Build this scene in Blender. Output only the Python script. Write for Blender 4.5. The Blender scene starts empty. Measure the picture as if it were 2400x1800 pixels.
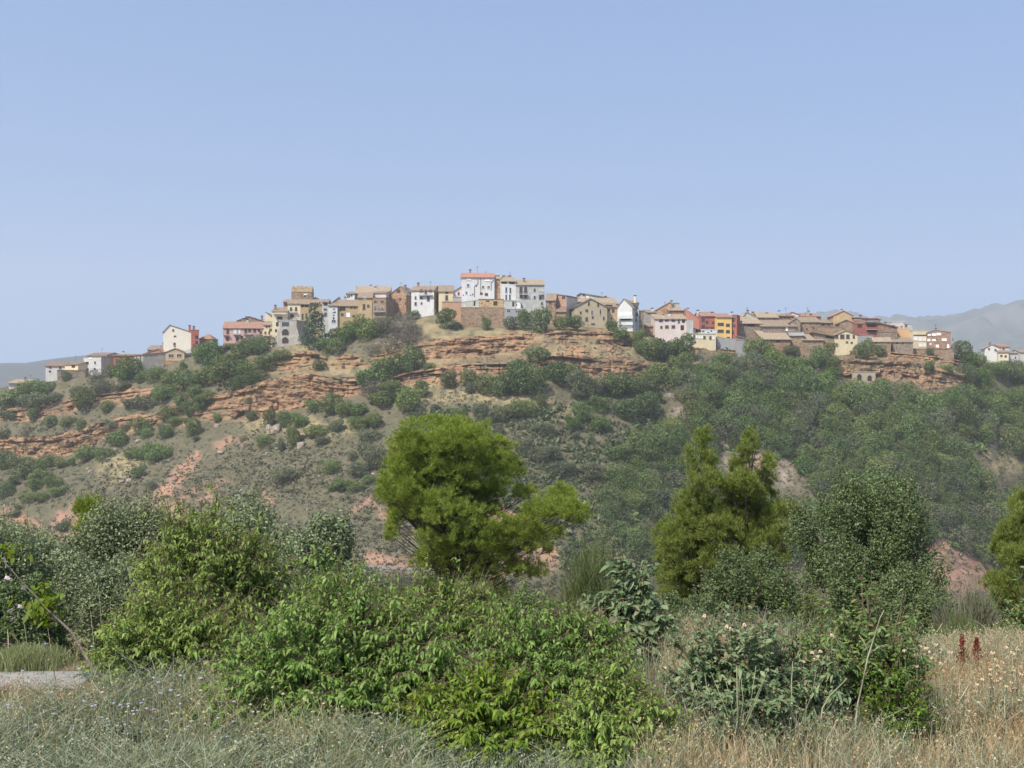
import bpy, math, random
import numpy as np
from mathutils import Vector
from mathutils.bvhtree import BVHTree

# ------------------------------------------------------------ camera, sky, sun, exposure
SC = bpy.context.scene
COL = SC.collection
F = 2898.0            # focal length in pixels of a 2400 wide frame
CAMZ = 1.7
R = math.radians
cam_d = bpy.data.cameras.new("camera")
cam_d.sensor_width = 36.0
cam_d.lens = 36.0 * F / 2400.0
cam_d.clip_start = 0.1
cam_d.clip_end = 30000
cam = bpy.data.objects.new("camera", cam_d)
cam.location = (0, 0, CAMZ)
cam.rotation_euler = (R(90), 0, 0)
COL.objects.link(cam)
SC.camera = cam

SUN_EL = R(51)
SUN_AZ = math.atan2(-0.64, -0.77)          # clockwise from +Y: behind the camera, on its left
S = Vector((math.sin(SUN_AZ) * math.cos(SUN_EL), math.cos(SUN_AZ) * math.cos(SUN_EL), math.sin(SUN_EL)))
world = bpy.data.worlds.new("World")
SC.world = world
world.use_nodes = True
wn = world.node_tree.nodes
sky = wn.new("ShaderNodeTexSky")
sky.sky_type = 'NISHITA'
sky.sun_disc = False
sky.sun_elevation = SUN_EL
sky.sun_rotation = SUN_AZ
sky.altitude = 500
sky.air_density = 0.85
sky.dust_density = 1.4
sky.ozone_density = 1.25
# the hazy air levels the sky out: its lowest part is looked up a little higher in the sky model
wt = wn.new("ShaderNodeTexCoord"); wm = wn.new("ShaderNodeMapping"); wm.inputs['Scale'].default_value = (1, 1, .42); wm.inputs['Location'].default_value = (0, 0, .31)
world.node_tree.links.new(wt.outputs['Generated'], wm.inputs[0]); world.node_tree.links.new(wm.outputs[0], sky.inputs[0])
world.node_tree.links.new(sky.outputs[0], wn["Background"].inputs[0])
wn["Background"].inputs[1].default_value = 0.15
sun_d = bpy.data.lights.new("sun", 'SUN')
sun_d.energy = 3.9
sun_d.angle = R(0.53)
sun_d.color = (1.0, 0.94, 0.85)
sun = bpy.data.objects.new("sun", sun_d)
sun.rotation_euler = S.to_track_quat('Z', 'Y').to_euler()
sun.location = (-50, -30, 80)
COL.objects.link(sun)
SC.view_settings.view_transform = 'Standard'
SC.view_settings.look = 'None'
SC.view_settings.gamma = 1
SC.view_settings.exposure = 0.69
SC.cycles.max_bounces = 6
SC.cycles.diffuse_bounces = 3
SC.cycles.glossy_bounces = 2
SC.cycles.transmission_bounces = 3
SC.cycles.volume_bounces = 1
SC.cycles.caustics_reflective = False
SC.cycles.caustics_refractive = False

RNG = np.random.default_rng(7)
random.seed(5)

# ------------------------------------------------------------ helpers
def at(px, py, Y):
    """world point seen at photo pixel (px,py) at distance Y along the view axis"""
    return Vector(((px - 1200) / F * Y, Y, CAMZ + (900 - py) / F * Y))

def link(o, parent=None):
    COL.objects.link(o)
    if parent is not None:
        o.parent = parent
    return o

def tag(o, label=None, cat=None, group=None, kind=None):
    if label: o["label"] = label
    if cat: o["category"] = cat
    if group: o["group"] = group
    if kind: o["kind"] = kind
    return o

def empty(name, loc, rz=0.0):
    o = bpy.data.objects.new(name, None)
    o.empty_display_size = 0.3
    o.location = loc
    o.rotation_euler = (0, 0, rz)
    return link(o)

def np_mesh(name, V, quads=None, tris=None, smooth=False, mats=()):
    """mesh from numpy arrays"""
    me = bpy.data.meshes.new(name)
    V = np.asarray(V, dtype=np.float32)
    parts = []
    tot = []
    if quads is not None and len(quads):
        parts.append(np.asarray(quads, dtype=np.int32).ravel()); tot.append(np.full(len(quads), 4, np.int32))
    if tris is not None and len(tris):
        parts.append(np.asarray(tris, dtype=np.int32).ravel()); tot.append(np.full(len(tris), 3, np.int32))
    loops = np.concatenate(parts); tot = np.concatenate(tot)
    start = np.concatenate([[0], np.cumsum(tot)[:-1]]).astype(np.int32)
    me.vertices.add(len(V)); me.vertices.foreach_set("co", V.ravel())
    me.loops.add(len(loops)); me.loops.foreach_set("vertex_index", loops)
    me.polygons.add(len(tot)); me.polygons.foreach_set("loop_start", start)
    if smooth:
        me.polygons.foreach_set("use_smooth", np.ones(len(tot), dtype=bool))
    for m in mats: me.materials.append(m)
    me.update(calc_edges=True)
    return me

def obj(name, me, parent=None, loc=None):
    o = bpy.data.objects.new(name, me)
    if loc is not None: o.location = loc
    return link(o, parent)

class MB:
    """collects simple solids into one mesh"""
    def __init__(s): s.v = []; s.f = []
    def add(s, vs, fs):
        b = len(s.v); s.v += [tuple(v) for v in vs]; s.f += [tuple(i + b for i in f) for f in fs]
    def box(s, x0, x1, y0, y1, z0, z1):
        s.add([(x0,y0,z0),(x1,y0,z0),(x1,y1,z0),(x0,y1,z0),(x0,y0,z1),(x1,y0,z1),(x1,y1,z1),(x0,y1,z1)],
              [(0,3,2,1),(4,5,6,7),(0,1,5,4),(1,2,6,5),(2,3,7,6),(3,0,4,7)])
    def prism(s, poly, axis, a, b):
        """extrude polygon (list of 2d) along 'x' (poly in y,z) or 'y' (poly in x,z)"""
        n = len(poly)
        if axis == 'x': vs = [(a, p, q) for p, q in poly] + [(b, p, q) for p, q in poly]
        elif axis == 'y': vs = [(p, a, q) for p, q in poly] + [(p, b, q) for p, q in poly]
        else: vs = [(p, q, a) for p, q in poly] + [(p, q, b) for p, q in poly]
        fs = [tuple(range(n)), tuple(range(2*n-1, n-1, -1))]
        for i in range(n):
            j = (i + 1) % n
            fs.append((i, i + n, j + n, j))
        s.add(vs, fs)
    def tube(s, pts, rad, n=6):
        pts = [Vector(p) for p in pts]
        if not isinstance(rad, (list, tuple)): rad = [rad] * len(pts)
        rings = []
        b = len(s.v)
        for i, p in enumerate(pts):
            t = (pts[min(i+1, len(pts)-1)] - pts[max(i-1, 0)]).normalized()
            a = t.cross(Vector((0.31, 0.87, 0.21))).normalized(); c = t.cross(a)
            for k in range(n):
                an = 2*math.pi*k/n
                s.v.append(tuple(p + (a*math.cos(an) + c*math.sin(an))*rad[i]))
        for i in range(len(pts)-1):
            for k in range(n):
                k2 = (k+1) % n
                s.f.append((b+i*n+k, b+i*n+k2, b+(i+1)*n+k2, b+(i+1)*n+k))
        s.f.append(tuple(b + k for k in range(n-1, -1, -1)))
        s.f.append(tuple(b + (len(pts)-1)*n + k for k in range(n)))
    def mesh(s, name, mat, smooth=False):
        me = bpy.data.meshes.new(name)
        me.from_pydata(s.v, [], s.f)
        me.materials.append(mat)
        import bmesh
        bm = bmesh.new(); bm.from_mesh(me)
        bmesh.ops.recalc_face_normals(bm, faces=bm.faces)
        bm.to_mesh(me); bm.free()
        if smooth:
            me.polygons.foreach_set("use_smooth", [True]*len(me.polygons))
        return me
    def build(s, name, mat, parent=None, smooth=False, loc=None):
        return obj(name, s.mesh(name, mat, smooth), parent, loc)

def _hash(ix, iy, iz):
    h = (ix.astype(np.int64)*374761393 + iy.astype(np.int64)*668265263 + iz.astype(np.int64)*2147483647) & 0xFFFFFFFF
    h = ((h ^ (h >> 13)) * 1274126177) & 0xFFFFFFFF
    h = ((h ^ (h >> 16)) * 2246822519) & 0xFFFFFFFF
    return ((h ^ (h >> 15)) & 0xFFFFFF) / float(0xFFFFFF)

def vnoise(x, y, z=0.0):
    """value noise in -1..1"""
    x, y, z = np.broadcast_arrays(np.asarray(x, float), np.asarray(y, float), np.asarray(z, float))
    x0, y0, z0 = np.floor(x), np.floor(y), np.floor(z)
    fx, fy, fz = x-x0, y-y0, z-z0
    fx, fy, fz = fx*fx*(3-2*fx), fy*fy*(3-2*fy), fz*fz*(3-2*fz)
    r = 0
    for dx in (0, 1):
        for dy in (0, 1):
            for dz in (0, 1):
                w = (fx if dx else 1-fx)*(fy if dy else 1-fy)*(fz if dz else 1-fz)
                r = r + w*_hash(x0+dx, y0+dy, z0+dz)
    return r*2-1

def fbm(x, y, z=0.0, o=4):
    r = 0; a = 0.5
    for i in range(o):
        r = r + a*vnoise(x*2**i+17*i, y*2**i+5*i, np.asarray(z)*2**i+9*i); a *= 0.5
    return r

# ------------------------------------------------------------ materials
MATS = {}
def newmat(name):
    m = bpy.data.materials.new(name); m.use_nodes = True
    MATS[name] = m
    return m, m.node_tree.nodes, m.node_tree.links, m.node_tree.nodes["Principled BSDF"]

def surf(name, c1, c2, scale=1.0, rough=0.9, bump=0.0, detail=6, stretch=(1, 1, 1), c3=None, s3=6.0, spec=0.2):
    m, n, l, p = newmat(name)
    tc = n.new("ShaderNodeTexCoord"); mp = n.new("ShaderNodeMapping"); mp.inputs['Scale'].default_value = stretch
    l.new(tc.outputs['Object'], mp.inputs[0])
    nz = n.new("ShaderNodeTexNoise"); nz.inputs['Scale'].default_value = scale; nz.inputs['Detail'].default_value = detail
    nz.inputs['Roughness'].default_value = 0.65
    l.new(mp.outputs[0], nz.inputs['Vector'])
    r = n.new("ShaderNodeValToRGB"); r.color_ramp.elements[0].position = 0.36; r.color_ramp.elements[1].position = 0.64
    r.color_ramp.elements[0].color = (*c1, 1); r.color_ramp.elements[1].color = (*c2, 1)
    l.new(nz.outputs[0], r.inputs[0])
    out = r.outputs[0]
    if c3:
        n3 = n.new("ShaderNodeTexNoise"); n3.inputs['Scale'].default_value = s3; n3.inputs['Detail'].default_value = 4
        l.new(mp.outputs[0], n3.inputs['Vector'])
        r3 = n.new("ShaderNodeValToRGB"); r3.color_ramp.elements[0].position = 0.52; r3.color_ramp.elements[1].position = 0.66
        l.new(n3.outputs[0], r3.inputs[0])
        mx = n.new("ShaderNodeMix"); mx.data_type = 'RGBA'
        l.new(r3.outputs[0], mx.inputs[0]); l.new(out, mx.inputs[6]); mx.inputs[7].default_value = (*c3, 1)
        out = mx.outputs[2]
    l.new(out, p.inputs['Base Color'])
    p.inputs['Roughness'].default_value = rough
    p.inputs['Specular IOR Level'].default_value = spec
    if bump:
        b = n.new("ShaderNodeBump"); b.inputs['Strength'].default_value = bump; b.inputs['Distance'].default_value = 0.2
        l.new(nz.outputs[0], b.inputs['Height']); l.new(b.outputs[0], p.inputs['Normal'])
    return m

def dk(c, f): return tuple(x*f for x in c)
def wallmat(name, c, var=0.82, bump=0.15, c3=None):
    return surf(name, dk(c, var), c, 0.55, 0.92, bump, 8, (1, 1, 0.45), c3, 1.3)
def stonemat(name, c, c3=None):
    """rubble masonry: courses of uneven stones"""
    m, n, l, p = newmat(name)
    tc = n.new("ShaderNodeTexCoord"); mp = n.new("ShaderNodeMapping"); mp.inputs['Scale'].default_value = (1, 1, 1.7)
    l.new(tc.outputs['Object'], mp.inputs[0])
    v = n.new("ShaderNodeTexVoronoi"); v.inputs['Scale'].default_value = 1.6
    l.new(mp.outputs[0], v.inputs['Vector'])
    nz = n.new("ShaderNodeTexNoise"); nz.inputs['Scale'].default_value = 0.35; nz.inputs['Detail'].default_value = 7
    l.new(tc.outputs['Object'], nz.inputs['Vector'])
    r = n.new("ShaderNodeValToRGB")
    e = r.color_ramp.elements; e[0].position = 0.1; e[1].position = 0.9
    e[0].color = (*dk(c, 0.62), 1); e[1].color = (*dk(c, 1.25), 1)
    s = n.new("ShaderNodeSeparateColor"); l.new(v.outputs['Color'], s.inputs[0]); l.new(s.outputs[0], r.inputs[0])
    r2 = n.new("ShaderNodeValToRGB"); r2.color_ramp.elements[0].position = 0.4; r2.color_ramp.elements[1].position = 0.62
    l.new(nz.outputs[0], r2.inputs[0])
    mx = n.new("ShaderNodeMix"); mx.data_type = 'RGBA'; mx.blend_type = 'MIX'
    mh = n.new("ShaderNodeMath"); mh.operation = 'MULTIPLY'; mh.inputs[1].default_value = 0.6
    l.new(r2.outputs[0], mh.inputs[0]); l.new(mh.outputs[0], mx.inputs[0]); l.new(r.outputs[0], mx.inputs[6])
    mx.inputs[7].default_value = (*(c3 or dk(c, 1.12)), 1)
    l.new(mx.outputs[2], p.inputs['Base Color']); p.inputs['Roughness'].default_value = 0.95
    p.inputs['Specular IOR Level'].default_value = 0.15
    b = n.new("ShaderNodeBump"); b.inputs['Strength'].default_value = 0.5; b.inputs['Distance'].default_value = 0.15
    l.new(v.outputs['Distance'], b.inputs['Height']); l.new(b.outputs[0], p.inputs['Normal'])
    return m
def tilemat(name, c):
    """barrel tiles: stripes down the slope with mottled clay"""
    m, n, l, p = newmat(name)
    tc = n.new("ShaderNodeTexCoord")
    w = n.new("ShaderNodeTexWave"); w.inputs['Scale'].default_value = 1.1; w.inputs['Distortion'].default_value = 0.6
    w.bands_direction = 'X'
    l.new(tc.outputs['Object'], w.inputs['Vector'])
    nz = n.new("ShaderNodeTexNoise"); nz.inputs['Scale'].default_value = 1.3; nz.inputs['Detail'].default_value = 8; nz.inputs['Roughness'].default_value = .7
    l.new(tc.outputs['Object'], nz.inputs['Vector'])
    r = n.new("ShaderNodeValToRGB"); r.color_ramp.elements[0].position = 0.33; r.color_ramp.elements[1].position = 0.68
    r.color_ramp.elements[0].color = (*dk(c, 0.66), 1); r.color_ramp.elements[1].color = (*dk(c, 1.2), 1)
    l.new(nz.outputs[0], r.inputs[0]); l.new(r.outputs[0], p.inputs['Base Color'])
    p.inputs['Roughness'].default_value = 0.92; p.inputs['Specular IOR Level'].default_value = 0.15
    b = n.new("ShaderNodeBump"); b.inputs['Strength'].default_value = 0.55; b.inputs['Distance'].default_value = 0.12
    l.new(w.outputs[0], b.inputs['Height']); l.new(b.outputs[0], p.inputs['Normal'])
    return m

WALL = dict(
    white=wallmat("white plaster", (.64, .63, .59), .84, c3=(.5, .49, .45)),
    offwhite=wallmat("off white plaster", (.58, .56, .51), .8, c3=(.42, .40, .35)),
    cream=wallmat("cream plaster", (.66, .585, .41), .88),
    ivory=wallmat("ivory plaster", (.70, .655, .53), .9),
    cream2=wallmat("pale yellow plaster", (.66, .56, .35), .85),
    sand=wallmat("sand plaster", (.50, .37, .21), .78, c3=(.40, .27, .14)),
    ochre=wallmat("ochre plaster", (.44, .33, .17), .75, c3=(.33, .22, .11)),
    tan=wallmat("tan render", (.42, .35, .23), .84, c3=(.36, .29, .19)),
    pink=wallmat("pink plaster", (.58, .36, .30), .86),
    palepink=wallmat("pale pink plaster", (.66, .55, .49), .86),
    red=wallmat("brick red paint", (.36, .125, .09), .86),
    salmon=wallmat("salmon plaster", (.46, .205, .145), .88),
    orange=wallmat("orange plaster", (.58, .36, .18), .88),
    yellow=wallmat("yellow paint", (.70, .47, .15), .9),
    brick=stonemat("orange brick", (.36, .215, .13), (.42, .28, .18)),
    brick2=stonemat("dull brick", (.29, .175, .115), (.35, .22, .14)),
    stone=stonemat("brown rubble stone", (.27, .185, .12), (.33, .24, .15)),
    stone2=stonemat("grey brown rubble stone", (.26, .21, .155), (.22, .17, .13)),
    ochrestone=stonemat("ochre rubble stone", (.40, .29, .16), (.46, .35, .2)),
    greystone=wallmat("grey cement render", (.36, .33, .28), .8, .2, (.44, .41, .36)),
    grey=wallmat("grey plaster", (.42, .42, .38), .85, c3=(.52, .52, .47)),
    concrete=wallmat("grey concrete", (.34, .34, .33), .85),
    terracotta=wallmat("terracotta render", (.46, .28, .175), .85),
)
TILE = dict(
    tile=tilemat("weathered clay tile", (.285, .215, .15)),
    pale=tilemat("pale clay tile", (.36, .28, .19)),
    brown=tilemat("brown clay tile", (.25, .165, .115)),
    red=tilemat("new red tile", (.44, .21, .13)),
    rust=tilemat("rusty clay tile", (.34, .20, .14)),
    grey=tilemat("grey fibre sheet", (.33, .32, .30)),
)
GLASS = surf("dark window glass", (.03, .03, .035), (.06, .06, .065), 3, .25, spec=.5)
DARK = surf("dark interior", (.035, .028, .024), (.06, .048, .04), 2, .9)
FRAME_W = surf("white frame paint", (.6, .6, .57), (.7, .7, .66), 4, .6)
FRAME_B = surf("brown wood frame", (.13, .07, .04), (.2, .11, .065), 4, .7)
BLIND = surf("white roller blind", (.72, .72, .7), (.8, .8, .78), 3, .7)
IRON = surf("dark iron", (.05, .045, .04), (.09, .08, .07), 5, .6)
CONC = surf("pale concrete slab", (.4, .38, .35), (.5, .48, .44), 2, .9)

# ------------------------------------------------------------ the hill: one sheet lofted through its ledges
PX = np.arange(-520, 2921, 4.0)
def curve(d, s=3):
    k = sorted(d); y = np.interp(PX, k, [d[i] for i in k])
    w = np.exp(-0.5*(np.arange(-3*s, 3*s+1)/s)**2); w /= w.sum()
    return np.convolve(np.pad(y, 3*s, mode='edge'), w, 'valid')
YT = curve({-520:540, 0:478, 400:455, 700:432, 1000:425, 1200:420, 1450:428, 1600:445, 1900:455, 2100:452, 2250:456, 2400:490, 2920:600}, 14)
L3 = curve({-520:1085,0:1065,130:1068,200:1055,250:1020,350:1000,461:983,500:981,608:970,717:945,840:922,900:915,960:895,1100:875,1220:872,1300:866,1400:880,1540:885,1640:850,1750:850,1900:880,1960:882,2050:884,2150:890,2240:905,2330:930,2400:950,2920:1020})
L4 = curve({-520:1050,0:1028,130:1025,200:1008,250:983,350:972,461:928,500:930,608:897,717:872,760:884,840:888,900:890,960:870,1100:852,1220:848,1300:830,1400:836,1540:855,1640:835,1750:842,1900:850,1960:838,2050:846,2150:850,2240:872,2330:905,2400:945,2920:1000})
L5 = curve({-520:1010,0:987,90:982,217:946,352:929,461:905,500:905,608:870,717:866,760:868,840:862,900:850,960:842,1100:838,1220:820,1300:806,1450:808,1540:825,1640:830,1750:836,1900:842,1960:832,2050:838,2150:842,2240:860,2330:890,2400:930,2920:985})
L6 = curve({-520:985,0:962,90:950,217:926,352:912,461:890,500:880,608:845,717:822,760:835,840:835,900:830,960:810,1100:790,1220:785,1300:776,1450:776,1500:790,1540:810,1640:815,1750:820,1900:828,1960:814,2050:822,2150:830,2240:842,2330:870,2400:900,2920:960})
L7 = curve({-520:950,0:915,100:898,200:884,330:872,400:852,480:826,560:806,640:815,700:806,780:796,850:775,940:752,1030:736,1060:748,1085:766,1190:766,1300:766,1400:766,1460:772,1500:782,1560:800,1640:806,1720:806,1850:822,1950:812,2100:820,2240:832,2300:850,2400:872,2920:940})
L4 = np.minimum(L4, L3-1); L5 = np.minimum(L5, L4-1); L6 = np.minimum(L6, L5-1); L7 = np.minimum(L7, L6-1)
o1 = np.ones_like(PX)
L2 = curve({-520:1150, 0:1140, 400:1120, 900:1110, 1400:1100, 1900:1090, 2400:1110, 2920:1130}, 12)
L1 = curve({-520:1330, 900:1326, 1300:1320, 1900:1330, 2400:1350, 2920:1350}, 12)
def zz(py, Y): return CAMZ + (900-py)/F*Y
Z7 = zz(L7, YT)
RAIL = [  # (z, Y, rows to the next rail)
    (zz(o1*1520, YT-132), YT-132, 6), (zz(o1*1420, YT-118), YT-118, 10), (zz(L1, YT-105), YT-105, 60), (zz(L2, YT-70), YT-70, 60),
    (zz(L3, YT-28), YT-28, 44), (zz(L4, YT-24.5), YT-24.5, 18), (zz(L5, YT-16), YT-16, 40), (zz(L6, YT-12), YT-12, 26),
    (Z7, YT, 10), (Z7+1.0, YT+25, 6), (Z7-2, YT+120, 5), (o1*-60, YT+270, 0)]
rz, ry, rs = [], [], []
for i in range(len(RAIL)-1):
    z0, y0, n = RAIL[i]; z1, y1, _ = RAIL[i+1]
    for k in range(n):
        t = k/n; rz.append(z0*(1-t)+z1*t); ry.append(y0*(1-t)+y1*t); rs.append(i+t)
rz.append(RAIL[-1][0]); ry.append(RAIL[-1][1]); rs.append(len(RAIL)-1.0)
TZ = np.array(rz); TY = np.array(ry); TS = np.array(rs)[:, None] + 0*TZ
TX = (PX[None, :]-1200)/F*TY
PXG = PX[None, :] + 0*TZ
PYG = 900-(TZ-CAMZ)/TY*F

def polymask(poly, X, Yy, soft=0.0):
    inside = np.zeros(X.shape, bool); n = len(poly)
    for i in range(n):
        x0, y0 = poly[i]; x1, y1 = poly[(i+1) % n]
        c = ((y0 > Yy) != (y1 > Yy)) & (X < (x1-x0)*(Yy-y0)/(y1-y0+1e-9)+x0)
        inside ^= c
    return inside

jx = 16*fbm(PXG/26, PYG/26, 3) + 7*vnoise(PXG/7, PYG/7, 1); jy = 12*fbm(PXG/26, PYG/26, 8) + 6*vnoise(PXG/7, PYG/7, 2)
QX, QY = PXG+jx, PYG+jy
CLAY = [[(475,1052),(461,1094),(407,1146),(361,1202),(330,1215),(377,1129),(401,1099)],
        [(483,1121),(461,1146),(423,1175),(447,1235),(407,1240),(388,1200),(420,1154)],
        [(500,1042),(531,1020),(548,1034),(515,1056)],
        [(119,1212),(190,1198),(228,1190),(240,1230),(187,1262),(150,1262),(112,1245)],
        [(128,1210),(174,1170),(184,1174),(145,1212)],
        [(0,1196),(90,1215),(90,1260),(0,1262)],
        [(809,1200),(863,1166),(925,1222),(905,1222),(862,1184),(815,1210)],
        [(1040,1180),(1170,1175),(1290,1262),(1310,1290),(1300,1340),(1100,1345),(1040,1262)],
        [(2180,1255),(2240,1275),(2345,1320),(2340,1390),(2180,1390)],
        [(850,1290),(1000,1318),(1000,1345),(840,1320)], [(560,1035),(575,1015),(585,1025),(565,1050)]]
CLAYY = [[(455,1168),(520,1120),(530,1128),(470,1185)], [(1730,1070),(1790,1060),(1800,1090),(1740,1090)],[(600,1140),(640,1155),(650,1190),(610,1185)],[(440,1290),(480,1225),(520,1250),(500,1300)]]
SCREE = [[(1690,1045),(1760,1050),(1870,1078),(1880,1135),(1800,1135),(1700,1110)], [(1545,895),(1580,900),(1610,960),(1625,1010),(1580,990)], [(560,940),(640,930),(650,955),(560,970)]]
DRYG = [[(230,1075),(330,1060),(340,1110),(240,1135)], [(965,880),(1180,900),(1330,960),(1390,930),(1400,960),(1290,990),(1090,940),(930,950)],
        [(2260,1035),(2390,1050),(2400,1130),(2320,1110)], [(560,975),(900,985),(760,1040),(600,1020)], [(960,830),(1230,815),(1300,810),(1300,830),(960,862)], [(1300,800),(1500,800),(1530,840),(1300,835)],
        [(2150,850),(2300,870),(2260,905),(2080,885)], [(870,775),(1040,735),(1100,768),(1540,775),(1545,810),(1240,800),(1100,800),(960,830),(880,840)], [(640,815),(720,805),(780,830),(860,840),(860,880),(640,880)]]
def blur(a, k=2):
    for ax in (0, 1):
        for _ in range(k):
            a = .25*np.roll(a, 1, ax)+.5*a+.25*np.roll(a, -1, ax)
    return a
def masks(polys):
    m = np.zeros(PXG.shape)
    for p in polys: m = np.maximum(m, polymask(p, QX, QY))
    return m
pt = np.clip(.62+1.5*fbm(PXG/17, PYG/13, 21, 4), 0, 1)
m_clay = blur(masks(CLAY))*(.45+.55*pt); m_clay = np.maximum(m_clay, blur(masks(CLAYY))*pt*.75); m_scree = blur(masks(SCREE), 4)*pt; m_dry = blur(masks(DRYG), 10)*np.clip(pt*1.2, 0, 1)
# how bare the two cliff bands are along the hill
c_low = curve({-520:.8,0:1,330:1,400:.55,455:.5,480:1,760:1,840:.5,900:.35,955:.9,1100:.95,1530:1,1560:.15,1600:.1,1930:.1,1965:1,2330:.9,2400:.2,2920:0}, 4)
c_up = curve({-520:.8,0:.9,350:1,420:.4,470:.3,540:.6,690:1,740:1,770:.7,880:.3,955:.7,970:1,1530:1,1560:.3,1640:.6,1730:.6,1760:.2,1930:.2,1965:1,2250:1,2300:.5,2400:.1,2920:0}, 4)
def band(a, b, soft): return np.clip((TS-a)/soft+1, 0, 1)*np.clip((b-TS)/soft+1, 0, 1)
rn = fbm(TX/7, TZ/4, 4)
rock = np.maximum(band(4.0, 5.0, .12)*c_low, band(6.0, 7.0, .15)*c_up)
rock = np.clip(rock*1.2 + 1.5*rn*(rock > 0.02) - .08, 0, 1)
rock = np.maximum(rock, band(7.0, 7.5, .3)*c_up*np.clip(rn*3-.55, 0, 1)*.7)
c_mid = curve({-520:0,480:0,600:.35,760:.5,800:0,1000:.2,1190:.35,1240:.8,1540:.8,1570:0,1950:0,1980:.7,2230:.7,2260:0,2920:0}, 4)
rock = np.maximum(rock, np.clip((TS > 5)*(TS < 6)*c_mid*(.75+1.6*rn), 0, 1))
rock = np.maximum(rock, np.clip((TS > 5) & (TS < 6), 0, 1)*c_low*np.clip(rn*3.2-.75, 0, 1))
# layered ledges, overhanging a little, split by joints
zs = TZ + 2.6*fbm(TX/24, TZ/20, 2, 3)
def saw(h, off):
    u = zs/h + off + .5*vnoise(TX/17, 0*TZ, off*7); f = u-np.floor(u)
    k = _hash(np.floor(u), np.floor(TX/9+.6*vnoise(TX/4, TZ/3, 3)), np.floor(u*0+off*11))
    return (f**1.6)*(0.35+0.9*k)
wear = np.clip(.55+1.5*fbm(TX/13, TZ/7, 31, 3), .05, 1.2)
ledge = wear*(1.6*saw(3.4, .2) + .75*saw(1.3, .6)) + .8*fbm(TX/5, TZ/2.2, 41, 3)
joint = np.abs(vnoise(TX/2.6, TZ/9, 5)); joint = -1.1*np.clip(.16-joint, 0, 1)/.16
def cap(a, x0):
    t = TS-a + .10*fbm(TX/15, TS*0, x0, 3); g = np.clip(.55+1.3*fbm(TX/19, TS*0, x0+4, 2), .08, 1.3)
    st = lambda u, v: np.clip((t-u)/.04, 0, 1)*np.clip((v-t)/.04, 0, 1)
    return g*(1.2*st(.80, 1.02)-1.0*st(.64, .80)+.5*st(.36, .52)-.5*st(.26, .36))*(TS > a-.05)*(TS < a+1.05)
zb_ = zs+.9*vnoise(TX/6, TZ*0, 77)
def blocks(w, h, off):
    iz = np.floor(zb_/h+off); ix = np.floor(TX/w+_hash(iz, iz*0+3, iz*0+int(off*10))*5+.25*vnoise(TX/2, TZ/2, off))
    return _hash(ix, iz, iz*0+7)-.5
ledge = ledge*.55 + cap(4, 3) + cap(6, 9) + 2.0*blocks(6.5, 2.6, .3) + 1.1*blocks(2.6, 1.25, .7)
disp = rock*(ledge + joint*.8 + 1.9*fbm(TX/8, TZ/6, 6) + .8*fbm(TX/1.7, TZ/1.4, 9))
soil = (1-rock)*((TS > 2)*(TS < 8.02))
disp = disp + soil*(1.6*fbm(TX/26, TZ/17, 2) + .55*fbm(TX/3.5, TZ/2.2, 12))
gully = np.where((TS > 2) & (TS < 4), np.sin(np.pi*np.clip((TS-2)/2, 0, 1)), 0)
disp = disp + gully*3.2*fbm(TX/38, TY*0+.3, 5, 3) - m_clay*.9
TY = TY - disp
TZ = TZ + soil*.25*fbm(TX/2, TY/2, 7)

nr, nc = TX.shape
V = np.stack([TX, TY, TZ], -1).reshape(-1, 3)
ii = (np.arange(nr-1)[:, None]*nc + np.arange(nc-1)[None, :]).ravel()
Q = np.stack([ii, ii+1, ii+nc+1, ii+nc], -1)
hill_me = np_mesh("hill", V, Q, smooth=True)
for nm, arr in (("rock", rock), ("clay", m_clay), ("scree", m_scree), ("dry", m_dry)):
    a = hill_me.attributes.new(nm, 'FLOAT', 'POINT'); a.data.foreach_set("value", arr.astype(np.float32).ravel())
rq = rock.ravel()[Q].mean(1) < .35
hill_me.polygons.foreach_set("use_smooth", rq)
hill = tag(obj("hill", hill_me), kind="structure")
BVH = BVHTree.FromPolygons([tuple(v) for v in V[:, :]], Q.tolist())

def on_hill(px, py):
    d = Vector(((px-1200)/F, 1, (900-py)/F)).normalized()
    h = BVH.ray_cast(Vector((0, 0, CAMZ)), d, 3000)
    return h[0]
def ground_z(x, y):
    h = BVH.ray_cast(Vector((x, y, 400)), Vector((0, 0, -1)), 1000)
    return h[0].z if h[0] else None

# hill material: dry scrubland soil, sandstone, red clay
m, n, l, p = newmat("hillside soil and sandstone")
tc = n.new("ShaderNodeTexCoord")
def noise(scale, det=6, stretch=None, rough=.65):
    z = n.new("ShaderNodeTexNoise"); z.inputs['Scale'].default_value = scale; z.inputs['Detail'].default_value = det; z.inputs['Roughness'].default_value = rough
    if stretch:
        mp = n.new("ShaderNodeMapping"); mp.inputs['Scale'].default_value = stretch; l.new(tc.outputs['Object'], mp.inputs[0]); l.new(mp.outputs[0], z.inputs['Vector'])
    else: l.new(tc.outputs['Object'], z.inputs['Vector'])
    return z.outputs[0]
def ramp(f, *st):
    r = n.new("ShaderNodeValToRGB"); e = r.color_ramp.elements
    while len(e) < len(st): e.new(0.5)
    for i, (pos, c) in enumerate(st): e[i].position = pos; e[i].color = (*c, 1)
    l.new(f, r.inputs[0]); return r.outputs[0]
def mix(f, a, b):
    x = n.new("ShaderNodeMix"); x.data_type = 'RGBA'
    l.new(f, x.inputs[0]); l.new(a, x.inputs[6]); l.new(b, x.inputs[7]); return x.outputs[2]
def attr(k):
    a = n.new("ShaderNodeAttribute"); a.attribute_name = k; return a.outputs['Fac']
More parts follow.
